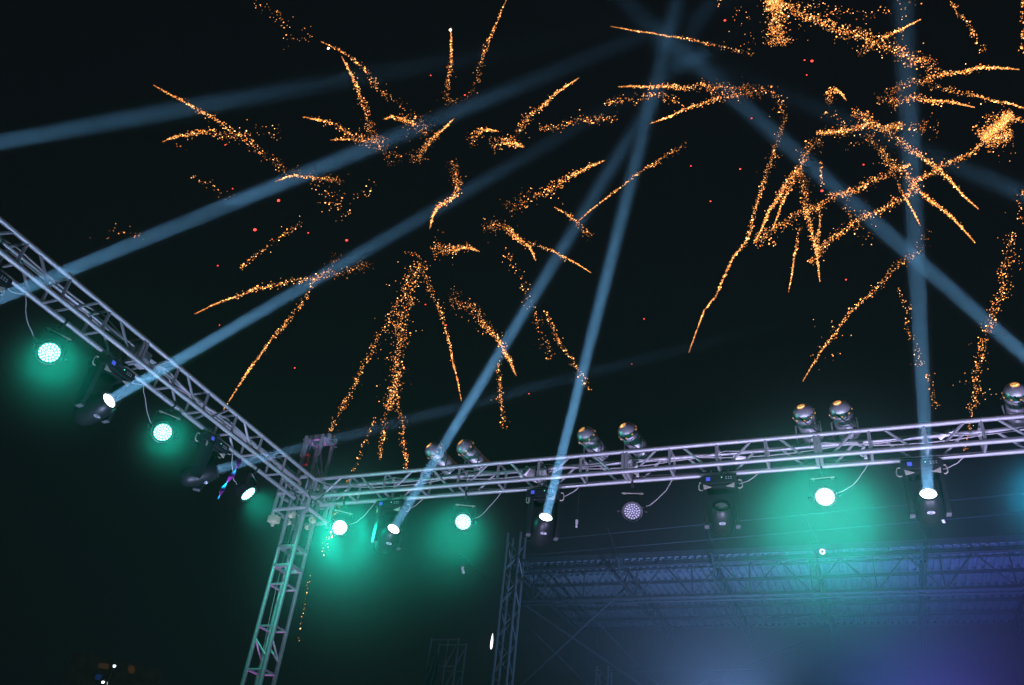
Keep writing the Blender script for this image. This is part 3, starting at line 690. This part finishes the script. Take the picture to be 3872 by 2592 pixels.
# front lattice girder
for dz in (0.02, -0.95):
    bar_part('girder_chord', rp_(RX0, 23.3, dz), rp_(RX1, 23.3, dz), 0.045, 'roofsteel', rf, 8)
    bar_part('girder_chord', rp_(RX0, 23.65, dz), rp_(RX1, 23.65, dz), 0.035, 'roofsteel', rf, 8)
n = 0; x = RX0
while x < RX1 - 0.8:
    a, b_ = (-0.95, 0.02) if n % 2 else (0.02, -0.95)
    bar_part('girder_web', rp_(x, 23.3, a), rp_(x + 0.8, 23.3, b_), 0.024, 'roofsteel', rf, 6)
    if n % 2: bar_part('girder_web', rp_(x, 23.3, -0.95), rp_(x, 23.3, 0.02), 0.02, 'roofsteel', rf, 6)
    x += 0.8; n += 1
# rafter trusses running away from us
for x in (-9.3, -6.45, -3.75, -1.02, 1.6, 4.3, 7.0):
    for dz in (0.08, -0.5): bar_part('rafter_chord', rp_(x, 22.6, dz), rp_(x, 30.6, dz), 0.04, 'roofsteel', rf, 8)
    y = 22.8; k = 0
    while y < 30.2:
        a, b_ = (-0.5, 0.08) if k % 2 else (0.08, -0.5)
        bar_part('rafter_web', rp_(x, y, a), rp_(x, y + 0.6, b_), 0.02, 'roofsteel', rf, 6); y += 0.6; k += 1
# high tie rods above the front
for z0, z1 in ((0.9, 1.1), (0.45, 0.55)):
    bar_part('tie_rod', rp_(-9.7, 23.2, z0), rp_(9, 23.2, z1 + 0.6), 0.018, 'roofsteel', rf, 6)
for x in (-6.9, -4.0, -1.2, 1.5): bar_part('hanger_rod', rp_(x, 23.2, 1.2), rp_(x + 0.45, 23.3, -0.05), 0.022, 'roofsteel', rf, 6)
# posts
def lattice_post(px, py, w, h, z0=0.0):
    for dx in (0, 1):
        for dy in (0, 1): bar_part('post_leg', (px + dx * w + 9.7, py + dy * w - RY0, z0), (px + dx * w + 9.7, py + dy * w - RY0, h), 0.045, 'alu_dull', rf, 8)
    z = z0 + 0.4; k = 0
    while z < h - 0.4:
        c = [(0, 0), (1, 0), (1, 1), (0, 1)]
        for q in range(4):
            a, b_ = c[q], c[(q + 1) % 4]
            if (q + k) % 2: a, b_ = b_, a
            bar_part('post_web', (px + a[0] * w + 9.7, py + a[1] * w - RY0, z), (px + b_[0] * w + 9.7, py + b_[1] * w - RY0, z + 0.45), 0.016, 'alu_dull', rf, 6)
        z += 0.5; k += 1
lattice_post(-9.95, 22.7, 0.42, RZ + 1.0)
lattice_post(-9.0, 29.5, 0.42, 9.4)
lattice_post(9.0, 23.2, 0.42, RZ)
# cross bracing behind the left post
for a, b_ in (((-9.5, 23.5, 7.2), (-6.0, 23.5, 10.4)), ((-9.5, 23.5, 9.6), (-5.6, 26.5, 7.4)), ((-9.4, 24, 9.0), (-7.2, 28.5, 7.0)), ((-8.6, 24, 10.4), (-6.2, 29.5, 8.2)),
              ((-9.2, 29.5, 9.2), (-3.0, 29.5, 9.3)), ((-8.5, 29.5, 7.5), (-4.5, 29.5, 9.2)), ((-4.4, 29.5, 9.2), (-2.0, 29.5, 10.2)), ((-11.8, 23.2, 11.2), (-10.0, 23.2, 9.8))):
    o0 = Vector((9.7, -RY0, 0)); bar_part('brace', Vector(a) + o0, Vector(b_) + o0, 0.03, 'roofsteel', rf, 6)

# far scaffold tower with a draped sheet
sf = empty('scaffold_tower', (-13.4, 25.2, 0), 'faint far scaffold tower with a pale sheet draped on it, left of the stage roof', 'scaffold tower')
for dx in (0, 1.0):
    for dy in (0, 0.6): bar_part('leg', (dx, dy, 0), (dx, dy, 9.15), 0.04, 'alu_dull', sf, 8)
z = 0.6; k = 0
while z < 9.1:
    for dy in (0, 0.6):
        bar_part('rail', (0, dy, z), (1.0, dy, z), 0.03, 'alu_dull', sf, 8)
        if z + 0.8 < 9.2: bar_part('brace', (0.62, dy, z), (1.0, dy, z + 0.8), 0.02, 'alu_dull', sf, 6)
    bar_part('post', (0.62, 0, z), (0.62, 0, min(z + 0.85, 9.1)), 0.025, 'alu_dull', sf, 6)
    z += 0.85; k += 1
def drape(bm):
    vs = []
    for i in range(9):
        s = i / 8; z = 8.7 - 2.6 * s; w = 0.06 + 0.30 * s ** 0.8
        vs.append([bm.verts.new((0.28 - w + 2 * w * j / 6 + 0.05 * math.sin(i * 1.3), -0.08 - 0.07 * math.sin(j * 2.2 + i * .4), z)) for j in range(7)])
    for a, b_ in zip(vs, vs[1:]):
        for j in range(6): bm.faces.new((a[j], a[j + 1], b_[j + 1], b_[j]))
    bmesh.ops.solidify(bm, geom=list(bm.faces), thickness=0.01)
sh = obj('draped_sheet', mk('draped_sheet', drape), 'cloth'); sh.location = sf.location
tag(sh, 'pale sheet hanging in a point on the far scaffold tower', 'cloth')

# white flare beside the left roof post
fl = obj('pyrotechnic_flare', mk('pyrotechnic_flare', lambda bm: bm_lathe(bm, [(0, -0.2), (0.02, -0.17), (0.03, -0.08), (0.026, 0.03), (0.012, 0.13), (0, 0.2)], 12)), 'flare')
fl.location = atk(1125, 1467, 22.0); tag(fl, 'small white upright flare burning left of the roof post', 'flare')
# paper scraps in the air; the ring stands in for a blurred dust orb
for (px, py, dist, lab, ringed) in ((1881, 1262, 7.0, 'small white ring standing in for a blurred dust orb below the brightest green light', True),
                                    (1058, 1300, 7.5, 'tiny pale paper scrap below the second green par of the right truss', False),
                                    (1060, 1309, 7.5, 'tiny lower paper scrap of the two below the second green par', False),
                                    (2158, 1193, 8.0, 'tiny pale paper scrap at the right below the lit moving head', False)):
    if ringed: o = obj('orb_ring', ring_mesh('orb_ring', 0.022, 0.010, 0, 0.003, 20), 'paper')
    else: o = obj('paper_scrap', mk('paper_scrap', lambda bm: bm_box(bm, 0.022, 0.001, 0.03, (0, 0, 0), Matrix.Rotation(random.uniform(-.8, .8), 4, 'Y'))), 'paper')
    p = atk(px, py, dist); o.matrix_world = T(p) @ (frame_z(EYE - p).to_4x4() if ringed else Matrix.Rotation(R(20), 4, 'Z')); tag(o, lab, 'paper')

# stage wash lights at the bottom edge (under the roof)
def wash(loc, target, label, col, power, size, m='stage_on', name='wash_light'):
    loc = Vector(loc); root = empty(name, loc, label, 'stage light', 'wash lights on the stage floor')
    d = (Vector(target) - loc).normalized(); F = frame_z(d).to_4x4()
    me = with_mat(mk('wash_leds', leds), m)
    s = Matrix.Diagonal((1.6, 1.6, 1.6, 1))
    obj('housing', PARH, None, root, F @ s); obj('led_array', me, None, root, F @ s @ T((0, 0, -0.003)))
    pan = math.atan2(d.y, d.x) + math.pi / 2
    obj('yoke', YOKE, None, root, Matrix.Rotation(pan, 4, 'Z') @ Matrix.Rotation(math.pi, 4, 'X') @ s)
    bar_part('stand', (0, 0, -loc.z + 0.02), (0, 0, -0.31), 0.02, 'black_matt', root, 8)
    spot(root, 'lamp', F @ T((0, 0, 0.06)), col, power, size, 1.0, 0.15)
    return root
BW = 2000.0
wash(atk(1735, 1770, 20.5), atk(1560, 1350, 22.5), 'pale blue wash light just below the bottom edge under the stage roof', (0.24, 0.44, 1.0), BW, 130)
wash(atk(2080, 1830, 21.0), atk(2050, 1300, 24.0), 'blue wash light under the stage roof, out of sight below the bottom edge', (0.12, 0.22, 1.0), BW * 0.9, 130)
wash(atk(2230, 1800, 19.0), atk(2190, 1450, 20.5), 'violet wash light below the bottom right of the picture', (0.26, 0.08, 1.0), BW * 0.3, 120)
wash((TWX + 0.02, TWY + 0.0, 0.2), (TWX, TWY, 6.0), 'magenta uplight standing inside the foot of the corner tower', (0.85, 0.12, 0.9), 3000, 12, 'stage_on', 'tower_uplight')
for x, pw_, lab in ((-3.6, 1700, 'left of the three lavender floor lights under the right truss'), (-0.2, 3200, 'middle of the three lavender floor lights under the right truss'),
                    (3.0, 3600, 'right of the three lavender floor lights under the right truss')):
    wash((x, 5.6, 0.45), (x - 0.2, 8.0, 5.8), lab, (0.61, 0.54, 1.0), pw_ * 0.85, 84)
wash((-4.3, 5.0, 0.45), (-6.3, 5.4, 5.85), 'blue-violet floor light throwing up onto the left truss', (0.46, 0.56, 1.0), 2200, 84)

# smoke banked up under and in front of the stage roof
def cloud(bm): bmesh.ops.create_icosphere(bm, subdivisions=3, radius=1.0)
cd = obj('stage_smoke', mk('stage_smoke', cloud), None, None, T((-1.0, 21.0, 5.8)) @ Matrix.Diagonal((16.5, 9.0, 6.6, 1)))
cm = bpy.data.materials.new('stage_smoke'); cm.use_nodes = True; t = cm.node_tree; t.nodes.clear()
out = t.nodes.new('ShaderNodeOutputMaterial'); vs = t.nodes.new('ShaderNodeVolumeScatter')
vs.inputs['Color'].default_value = (0.9, 0.92, 0.95, 1); vs.inputs['Anisotropy'].default_value = 0.0
tc = t.nodes.new('ShaderNodeTexCoord'); ln = t.nodes.new('ShaderNodeVectorMath'); ln.operation = 'LENGTH'; t.links.new(tc.outputs['Object'], ln.inputs[0])
mr = t.nodes.new('ShaderNodeMapRange'); mr.inputs['From Min'].default_value = 0.15; mr.inputs['From Max'].default_value = 0.98
mr.inputs['To Min'].default_value = 0.038; mr.inputs['To Max'].default_value = 0.0; t.links.new(ln.outputs['Value'], mr.inputs['Value'])
t.links.new(mr.outputs[0], vs.inputs['Density']); t.links.new(vs.outputs[0], out.inputs['Volume']); cd.data.materials.append(cm)
tag(cd, 'bank of blue lit smoke under the stage roof', 'smoke', None, 'stuff')

# ------------------------------------------------------------------ far building with lit windows, lower left
p0 = atk(262, 1523, 62); bd = empty('apartment_building', (p0.x, p0.y, 0), 'dark far building with a few lit windows at the lower left', 'building')
bm = bmesh.new(); bm_box(bm, 5.4, 6, p0.z + 0.4, (0.2, 3.2, (p0.z + 0.4) / 2)); ba = math.atan2(p0.x, -p0.y)
Bz = Matrix.Rotation(math.atan2(-(p0.x), p0.y), 4, 'Z')
obj('wall', finish(bm, 'wall', smooth=False), 'concrete', bd, Bz)
win = mk('window', lambda bm: bm_box(bm, 0.34, 0.06, 0.3, (0, 0, 0), bev=0.01))
ww = with_mat(win.copy(), 'far_warm'); wb = with_mat(win.copy(), 'far_blue')
for px, py, me in ((232, 1522, ww), (243, 1524, ww), (300, 1528, ww), (302, 1534, ww), (225, 1549, wb)):
    q = atk(px, py, 62); l = Bz.inverted() @ (q - Vector((p0.x, p0.y, 0)))
    obj('window', me, None, bd, Bz @ T((l.x, 0.16, l.z)))
for px, py, lab in ((262, 1523, 'upper small white lamp at the lower left'), (236, 1560, 'lower small white lamp at the bottom left')):
    p = atk(px, py, 58)
    lp = empty('street_lamp', (p.x, p.y, 0), lab, 'lamp', 'far white lamps')
    bar_part('pole', (0, 0, 0), (0, 0, p.z - 0.1), 0.06, 'steel', lp, 8)
    obj('lamp_head', mk('lamp_head', lambda bm: bm_box(bm, 0.34, 0.3, 0.1, (0, 0, 0.06), bev=0.02)), 'steel', lp, T((0, 0, p.z)))
    obj('lamp_lens', mk('lamp_lens', lambda bm: bm_lathe(bm, [(0, -0.09), (0.05, -0.08), (0.075, -0.03), (0.07, 0.01), (0, 0.01)], 12)), 'far_white', lp, T((0, 0, p.z)))

# ------------------------------------------------------------------ fireworks
Z = {1: (500, 0), 2: (1600, 0), 3: (2672, 0), 4: (600, 750), 5: (1700, 750), 6: (2672, 750)}
Q = 1200 / 2343
def zp_(z, pts): return [(Z[z][0] + x * Q, Z[z][1] + y * Q) for x, y in pts]
def kp(pts): return [(x * K, y * K) for x, y in pts]
def octa(centres, radii, longs, axes, cols):
    n = len(centres); ax = axes / np.linalg.norm(axes, axis=1, keepdims=True)
    ref = np.tile(np.array(FWD), (n, 1)); s1 = np.cross(ax, ref); s1 /= np.linalg.norm(s1, axis=1, keepdims=True)
    s2 = np.cross(ax, s1); r = radii[:, None]
    v = np.stack([centres + ax * longs[:, None] * r, centres - ax * r * 1.2, centres + s1 * r, centres - s1 * r, centres + s2 * r, centres - s2 * r], 1)
    base_f = np.array([(0, 2, 4), (0, 4, 3), (0, 3, 5), (0, 5, 2), (1, 4, 2), (1, 3, 4), (1, 5, 3), (1, 2, 5)])
    f = (base_f[None] + 6 * np.arange(n)[:, None, None]).reshape(-1, 3)
    cc = np.repeat(cols, 6, 0).reshape(n, 6, 3).copy(); cc[:, 0] *= 0.25
    return v.reshape(-1, 3), f, cc.reshape(-1, 3)
EYEN, FN, RN, UN = (np.array(v) for v in (EYE, FWD, RIGHT, UP))
def rays(P):
    d = FN + RN * ((P[:, :1] - 1936) / FPX) + UN * ((1296 - P[:, 1:2]) / FPX)
    return d / np.linalg.norm(d, axis=1, keepdims=True)
FIRE = np.array([(1.0, 0.32, 0.06), (1.0, 0.40, 0.10), (1.0, 0.24, 0.04), (1.0, 0.48, 0.18)])
def trail(root, pts, w, n, depth, ddepth, size=1.0, tip=True, gain=1.0, side=(0.5, 0.35)):
    pts = np.array(pts, float); seg = np.hypot(*np.diff(pts, axis=0).T); L = np.concatenate([[0], np.cumsum(seg)])
    n = int(n * 1.5)
    u = rng.random(n)
    t_ = (u ** 1.45 if tip else u)
    jit = rng.normal(0, 0.012, n); t_ = np.clip(t_ + jit, 0, 1)
    s = t_ * L[-1]
    P = np.stack([np.interp(s, L, pts[:, 0]), np.interp(s, L, pts[:, 1])], 1)
    k = np.clip(np.searchsorted(L, s) - 1, 0, len(seg) - 1); d = np.diff(pts, axis=0)[k] / seg[k][:, None]
    nrm = np.stack([-d[:, 1], d[:, 0]], 1)
    prof = (0.07 + 1.25 * t_ ** 1.15) if tip else 0.75 + 0.5 * t_
    prof = prof * np.where(rng.random(n) < 0.10, 2.3, 1.0)
    ww_ = w * Q * 1.0 * prof
    clump = 0.22 * np.sin(s * 0.045 + rng.random() * 6) * ww_
    P = P + nrm * (rng.normal(0, 0.48, n) * ww_ + clump)[:, None] + d * rng.normal(0, 3, n)[:, None]
    dep = depth + ddepth * (1 - t_) + rng.normal(0, 0.25, n)
    c = EYEN + rays(P) * dep[:, None]
    rad = 1.12 * size * dep / FPX * np.exp(rng.normal(0, 0.34, n))
    if tip: rad *= np.clip(0.62 + t_ * 3.0, 0, 1) * np.where(t_ > 0.6, 1 - (t_ - 0.6) * 0.6, 1)
    lon = 1.5 + rng.random(n) * 1.0
    ax = RN * side[0] + UN * side[1] + rng.normal(0, 0.22, (n, 3))
    br = gain * np.exp(rng.normal(0.72, 0.85, n))
    if tip: br *= np.clip(0.45 + t_ * 4, 0, 1)
    br *= np.where(t_ > 0.5, 1 - (t_ - 0.5) * 1.3, 1) if tip else 0.9
    col = FIRE[rng.integers(0, 4, n)] * br[:, None]
    o = Vector(root.location)
    v, f, cc = octa(c - np.array(o), rad, lon, ax, col)
    me = bpy.data.meshes.new('spark_trail'); me.vertices.add(len(v)); me.vertices.foreach_set('co', v.ravel())
    me.loops.add(f.size); me.loops.foreach_set('vertex_index', f.ravel().astype(np.int32))
    me.polygons.add(len(f)); me.polygons.foreach_set('loop_start', np.arange(0, f.size, 3, dtype=np.int32)); me.polygons.foreach_set('loop_total', np.full(len(f), 3, np.int32))
    me.update(calc_edges=True)
    a = me.attributes.new('fire', 'FLOAT_COLOR', 'POINT'); a.data.foreach_set('color', np.concatenate([cc, np.ones((len(cc), 1))], 1).astype(np.float32).ravel())
    tag(obj('spark_trail', me, 'spark', root), kind='stuff')

DL, DR = 40.0, 34.0
cl = atk(1000, 470, DL); cr = atk(1960, 300, DR); ctop = atk(1800, -60, DR + 4)
FL = empty('firework_burst', cl, 'left firework bursting into golden crackling trails above the corner tower', 'firework', 'golden fireworks')
FR = empty('firework_burst', cr, 'right firework with dense golden trails crossing the upright beam', 'firework', 'golden fireworks')
FT = empty('firework_burst', ctop, 'firework at the top right, a thick shower of gold sparks cut by the top edge', 'firework', 'golden fireworks')
left = [
    (1, [(165, 635), (330, 725), (470, 800), (640, 900), (770, 990), (900, 1080), (1010, 1170), (1120, 1270), (1240, 1270)], 38, 330),
    (1, [(235, 1045), (350, 1000), (480, 980), (620, 990), (770, 1010), (880, 1020)], 46, 220),
    (1, [(1265, 865), (1400, 890), (1530, 940), (1660, 1010), (1780, 1050), (1900, 1130), (1950, 1210)], 52, 250),
    (1, [(1470, 1035), (1600, 1030), (1700, 1040), (1900, 1030)], 34, 110),
    (1, [(1550, 425), (1610, 540), (1660, 640), (1700, 770), (1740, 880), (1770, 980), (1800, 1040)], 42, 270),
    (1, [(1400, 310), (1530, 375), (1640, 440), (1730, 530), (1800, 630), (1900, 740), (2000, 790), (2100, 860), (2200, 960)], 42, 170),
    (1, [(1860, 880), (1920, 860), (2000, 890), (2110, 930), (2190, 980)], 48, 190),
    (2, [(220, 885), (150, 950), (80, 1020), (20, 1080), (-30, 1130), (-80, 1200)], 34, 250),
    (1, [(1060, 1340), (1150, 1305), (1250, 1300), (1400, 1320), (1560, 1350)], 24, 190),
    (2, [(205, 210), (205, 330), (210, 450), (190, 560), (180, 660), (190, 780)], 30, 200),
    (2, [(615, 0), (560, 120), (520, 230), (470, 330), (430, 430), (410, 560), (370, 640), (330, 760)], 30, 160),
    (2, [(1145, 580), (1050, 640), (950, 720), (850, 810), (760, 890), (700, 970), (660, 1040)], 30, 280),
    (2, [(740, 1085), (690, 1060), (630, 1060), (560, 1060), (500, 1080)], 58, 190),
    (2, [(540, 970), (460, 960), (400, 980), (320, 1040)], 44, 150),
    (2, [(1335, 1190), (1200, 1240), (1080, 1310), (950, 1390), (830, 1450), (700, 1500), (600, 1550)], 62, 350),
    (5, [(945, 175), (1050, 80), (1160, 0), (1300, -110), (1450, -220), (1600, -310), (1760, -420)], 16, 240),
    (5, [(780, 70), (850, 110), (940, 180), (1000, 240), (1050, 300)], 28, 110),
    (2, [(50, 1685), (66, 1610), (100, 1540), (180, 1490), (240, 1430), (270, 1370), (240, 1260), (200, 1190)], 36, 420),
    (5, [(630, 450), (590, 360), (520, 300), (440, 250), (380, 210), (300, 190), (240, 200)], 42, 290),
    (5, [(1040, 548), (930, 480), (800, 410), (680, 360), (580, 320)], 16, 150),
    (5, [(210, 390), (150, 370), (80, 360), (0, 380), (-60, 390), (-130, 400)], 48, 290),
    (5, [(485, 1300), (440, 1190), (390, 1100), (330, 1010), (250, 920), (170, 830), (100, 770), (0, 720)], 58, 440),
    (4, [(275, 850), (400, 790), (550, 735), (700, 680), (850, 640), (1000, 610), (1150, 590), (1300, 560), (1450, 520), (1600, 480)], 32, 390),
    (4, [(480, 1560), (600, 1370), (700, 1220), (800, 1090), (900, 960), (1000, 850), (1100, 700), (1170, 600), (1260, 500), (1340, 410)], 24, 350),
    (4, [(2235, 1490), (2200, 1320), (2160, 1150), (2120, 960), (2070, 820), (2010, 680), (1960, 560), (1920, 480)], 24, 340),
]
left_loose = [
    (1, [(905, 0), (1000, 60), (1090, 150), (1210, 300), (1330, 300)], 60, 42), (1, [(450, 1300), (620, 1400), (740, 1480)], 40, 18),
    (1, [(1300, 1360), (1450, 1420), (1600, 1540)], 90, 34), (1, [(1620, 1460), (1800, 1380)], 50, 12), (1, [(900, 950), (1100, 980)], 60, 16),
    (2, [(860, 960), (1000, 930), (1120, 900), (1220, 880), (1350, 880), (1420, 905)], 34, 120), (5, [(410, 370), (500, 560), (570, 700), (620, 840), (660, 940), (700, 1040), (740, 1200)], 42, 95),
    (5, [(700, 830), (760, 960), (850, 1130), (930, 1230), (1000, 1370), (1030, 1420)], 22, 120), (5, [(360, 1200), (370, 1330), (370, 1420), (385, 1520), (400, 1650)], 20, 55),
    (4, [(590, 540), (700, 430), (830, 340), (960, 240), (1060, 190)], 22, 64), (4, [(1350, 1570), (1420, 1420), (1500, 1270), (1600, 1080), (1700, 890), (1780, 760)], 26, 165),
    (4, [(1690, 1568), (1740, 1400), (1760, 1250), (1770, 1100), (1790, 950), (1810, 830), (1860, 650), (1900, 480), (1920, 420)], 60, 560),
    (4, [(1200, 60), (1350, 80), (1420, 120)], 60, 20), (1, [(220, 1030), (400, 1100)], 30, 3),
]
for z, pts, w, n in left: trail(FL, zp_(z, pts), w, n, DL, random.uniform(-6, 4), side=(0.6, 0.1))
for z, pts, w, n in left_loose: trail(FL, zp_(z, pts), w, n, DL, random.uniform(-4, 4), 1.0, False, 0.9, side=(0.6, 0.1))
for pts, w, n in (([(750, 1000), (770, 960), (790, 910)], 22, 55), ([(858, 955), (815, 1060), (790, 1120), (765, 1180), (740, 1270)], 20, 95), ([(868, 1050), (880, 960), (900, 900)], 22, 90),
                  ([(930, 1080), (920, 980), (908, 890)], 26, 125), ([(712, 1290), (690, 1420), (682, 1470)], 10, 14), ([(205, 545), (270, 525), (335, 550)], 40, 12), ([(1140, 830), (1150, 980)], 16, 40)):
    trail(FL, kp(pts), w, n, DL - 2, random.uniform(-4, 2), 1.0, False, 0.9, side=(0.5, 0.2))
right = [
    (2, [(1450, 642), (1600, 640), (1750, 640), (1900, 645), (2050, 650), (2200, 650), (2343, 660), (2480, 665)], 44, 440),
    (2, [(1685, 912), (1850, 850), (1980, 790), (2130, 745), (2250, 710), (2400, 700), (2500, 700)], 30, 320),
    (2, [(1390, 198), (1600, 235), (1750, 255), (1950, 290), (2100, 320), (2250, 360), (2440, 400)], 14, 240),
    (3, [(1570, 150), (1450, 210), (1330, 270), (1230, 320), (1120, 410)], 24, 240),
    (3, [(2300, 515), (2150, 500), (2000, 505), (1850, 535), (1700, 560), (1560, 600), (1430, 640), (1330, 690)], 36, 450),
    (3, [(1970, 792), (1850, 765), (1700, 745), (1550, 735), (1400, 745), (1250, 750)], 34, 360),
    (3, [(2420, 830), (2250, 770), (2100, 740), (1950, 700), (1800, 670), (1650, 630)], 24, 240),
    (3, [(1025, 735), (990, 690), (940, 660), (880, 690), (930, 760)], 34, 150),
    (3, [(2000, 1540), (1900, 1450), (1800, 1340), (1700, 1240), (1600, 1180), (1500, 1090), (1400, 1020), (1300, 960)], 30, 500),
    (3, [(1975, 1784), (1900, 1704), (1800, 1594), (1700, 1514), (1650, 1490), (1550, 1380), (1450, 1270), (1350, 1200), (1290, 1130), (1230, 1050), (1190, 980)], 36, 600),
    (3, [(1575, 1664), (1530, 1574), (1480, 1484), (1440, 1420), (1390, 1310)], 11, 130),
    (6, [(835, 610), (820, 480), (810, 370), (780, 260), (740, 150), (740, 100), (730, 36), (710, -64), (700, -194)], 34, 500),
    (6, [(605, 690), (630, 560), (650, 420), (670, 300), (695, 190)], 11, 150),
    (3, [(480, 1704), (500, 1664), (540, 1544), (580, 1464), (620, 1370), (690, 1250)], 18, 200),
    (5, [(1770, 1130), (1830, 960), (1880, 830), (1960, 730), (2030, 580), (2090, 440), (2190, 330), (2220, 230), (2250, 110), (2290, -30), (2330, -150), (2400, -360), (2460, -560), (2480, -620)], 22, 700),
    (6, [(350, 330), (380, 280), (440, 150), (470, 80), (500, 36), (560, -64), (610, -134), (680, -224), (730, -304), (760, -384), (850, -444)], 34, 560),
    (6, [(715, 1345), (770, 1250), (850, 1120), (940, 1010), (1020, 900), (1100, 790), (1200, 720), (1300, 620), (1400, 500), (1500, 430), (1600, 340), (1620, 240)], 34, 320),
]
right_loose = [
    (2, [(1340, 770), (1500, 740), (1650, 720), (1750, 700), (1900, 740)], 38, 120),
    (3, [(2260, 850), (2190, 890), (2120, 950), (2050, 1040)], 44, 900), (3, [(2240, 960), (2150, 1030), (2060, 1090)], 70, 230), (3, [(2330, 900), (2200, 860), (2040, 900)], 40, 60),
    (3, [(2040, 1060), (1950, 1130), (1850, 1180), (1740, 1220), (1640, 1290), (1540, 1340), (1480, 1440), (1350, 1520), (1200, 1584), (1070, 1664), (950, 1744), (850, 1834), (760, 1934)], 26, 560),
    (3, [(1500, 1220), (1400, 1260), (1280, 1310), (1150, 1380), (1000, 1430), (860, 1490), (750, 1560), (650, 1594), (540, 1674), (450, 1724), (350, 1790)], 34, 440),
    (3, [(810, 970), (870, 990), (960, 975), (1080, 950), (1200, 920), (1300, 940), (1450, 930)], 26, 370), (3, [(1080, 810), (1150, 870), (1230, 900)], 42, 80),
    (6, [(830, 50), (835, 150), (825, 300), (815, 400)], 11, 100), (3, [(845, 1190), (850, 1370)], 14, 24), (3, [(860, 840), (1000, 900), (1100, 1090)], 80, 30), (3, [(1500, 930), (1720, 960)], 60, 36),
    (6, [(1960, 1560), (1990, 1400), (2000, 1250), (2050, 1050), (2100, 900), (2150, 780), (2200, 600), (2250, 400), (2260, 250)], 48, 320), (6, [(1900, 1900), (1930, 1760), (1960, 1560)], 26, 46),
    (6, [(1420, 660), (1470, 800), (1480, 960), (1560, 1160), (1620, 1300), (1680, 1450), (1700, 1560)], 28, 85), (6, [(2330, -60), (2300, 60), (2340, 200)], 40, 22), (6, [(700, 1150), (1000, 1150), (900, 800)], 120, 16),
    (3, [(400, 640), (500, 700), (580, 830)], 60, 46), (6, [(1000, 60), (1250, 230), (1100, 300)], 90, 30), (6, [(1830, 1340), (2200, 1480)], 60, 10), (6, [(400, 330), (520, 330)], 40, 14),
]
for z, pts, w, n in right: trail(FR, zp_(z, pts), w, n, DR, random.uniform(-5, 5))
for z, pts, w, n in right_loose: trail(FR, zp_(z, pts), w, n, DR, random.uniform(-4, 4), 1.0, False, 0.9)
top = [(3, [(480, -40), (500, 60), (520, 180), (540, 340)], 80, 440, True), (3, [(480, 0), (520, 30), (650, 80), (780, 130), (900, 190), (1030, 240), (1170, 280), (1300, 340), (1450, 400), (1600, 460), (1700, 530)], 52, 600, False),
       (3, [(1800, 0), (1860, 100), (1940, 200), (2010, 310), (2050, 380)], 22, 60, False), (3, [(2330, -20), (2330, 400)], 14, 40, False), (3, [(900, 60), (1200, 120), (1480, 60), (1480, 0)], 70, 40, False),
       (3, [(50, 0), (250, 100), (320, 320)], 60, 20, False), (3, [(600, 30), (850, 60), (1000, 110)], 40, 30, False), (3, [(440, 20), (500, 20), (560, 40)], 60, 120, False)]
for z, pts, w, n, tip in top:
    trail(FT, zp_(z, pts), w, n, DR + 4, random.uniform(-3, 3), 1.05, False, 0.95)
def star(bm): bmesh.ops.create_icosphere(bm, subdivisions=1, radius=1.0)
RST = with_mat(mk('red_star', star), 'red_star'); WST = with_mat(mk('white_star', star), 'white_star')
def stars(root, lst, me, nm, dist, r):
    for px, py in lst:
        p = atk(px, py, dist) - root.location; rr = r * random.uniform(0.75, 1.2) * dist / FPX
        obj(nm, me, None, root, T(p) @ Matrix.Diagonal((rr * 1.3, rr, rr, 1)))
stars(FL, [(583, 526), (637, 459), (793, 550)], RST, 'red_star', DL, 4.4)
stars(FL, [(532, 432), (985, 173), (1063, 218), (1020, 744), (515, 332), (502, 744), (705, 533), (498, 608), (973, 697), (1210, 901), (674, 842)], RST, 'red_star', DL, 2.1)
stars(FL, [(751, 111), (1030, 69)], WST, 'white_star', DL, 4.6)
stars(FR, [(1658, 47), (1857, 140), (1790, 437), (1880, 437)], RST, 'red_star', DR, 3.2)
stars(FR, [(1840, 138), (1845, 172), (1580, 380), (1693, 387), (1935, 640), (1473, 730), (1445, 833), (1719, 271), (1625, 461), (1975, 377)], RST, 'red_star', DR, 2.1)

# ------------------------------------------------------------------ haze
hz = obj('haze', mk('haze', lambda bm: bm_box(bm, 164, 164, 64, (0, 30, 31)), smooth=False))
hm = bpy.data.materials.new('haze_air'); hm.use_nodes = True; t = hm.node_tree; t.nodes.clear()
out = t.nodes.new('ShaderNodeOutputMaterial'); pv = t.nodes.new('ShaderNodeVolumePrincipled')
pv.inputs['Color'].default_value = (0.88, 0.92, 0.95, 1); pv.inputs['Density'].default_value = 0.00025; pv.inputs['Anisotropy'].default_value = 0.3
t.links.new(pv.outputs[0], out.inputs['Volume']); hz.data.materials.append(hm); tag(hz, kind='stuff')
hz['label'] = 'thin smoky haze hanging in the night air'
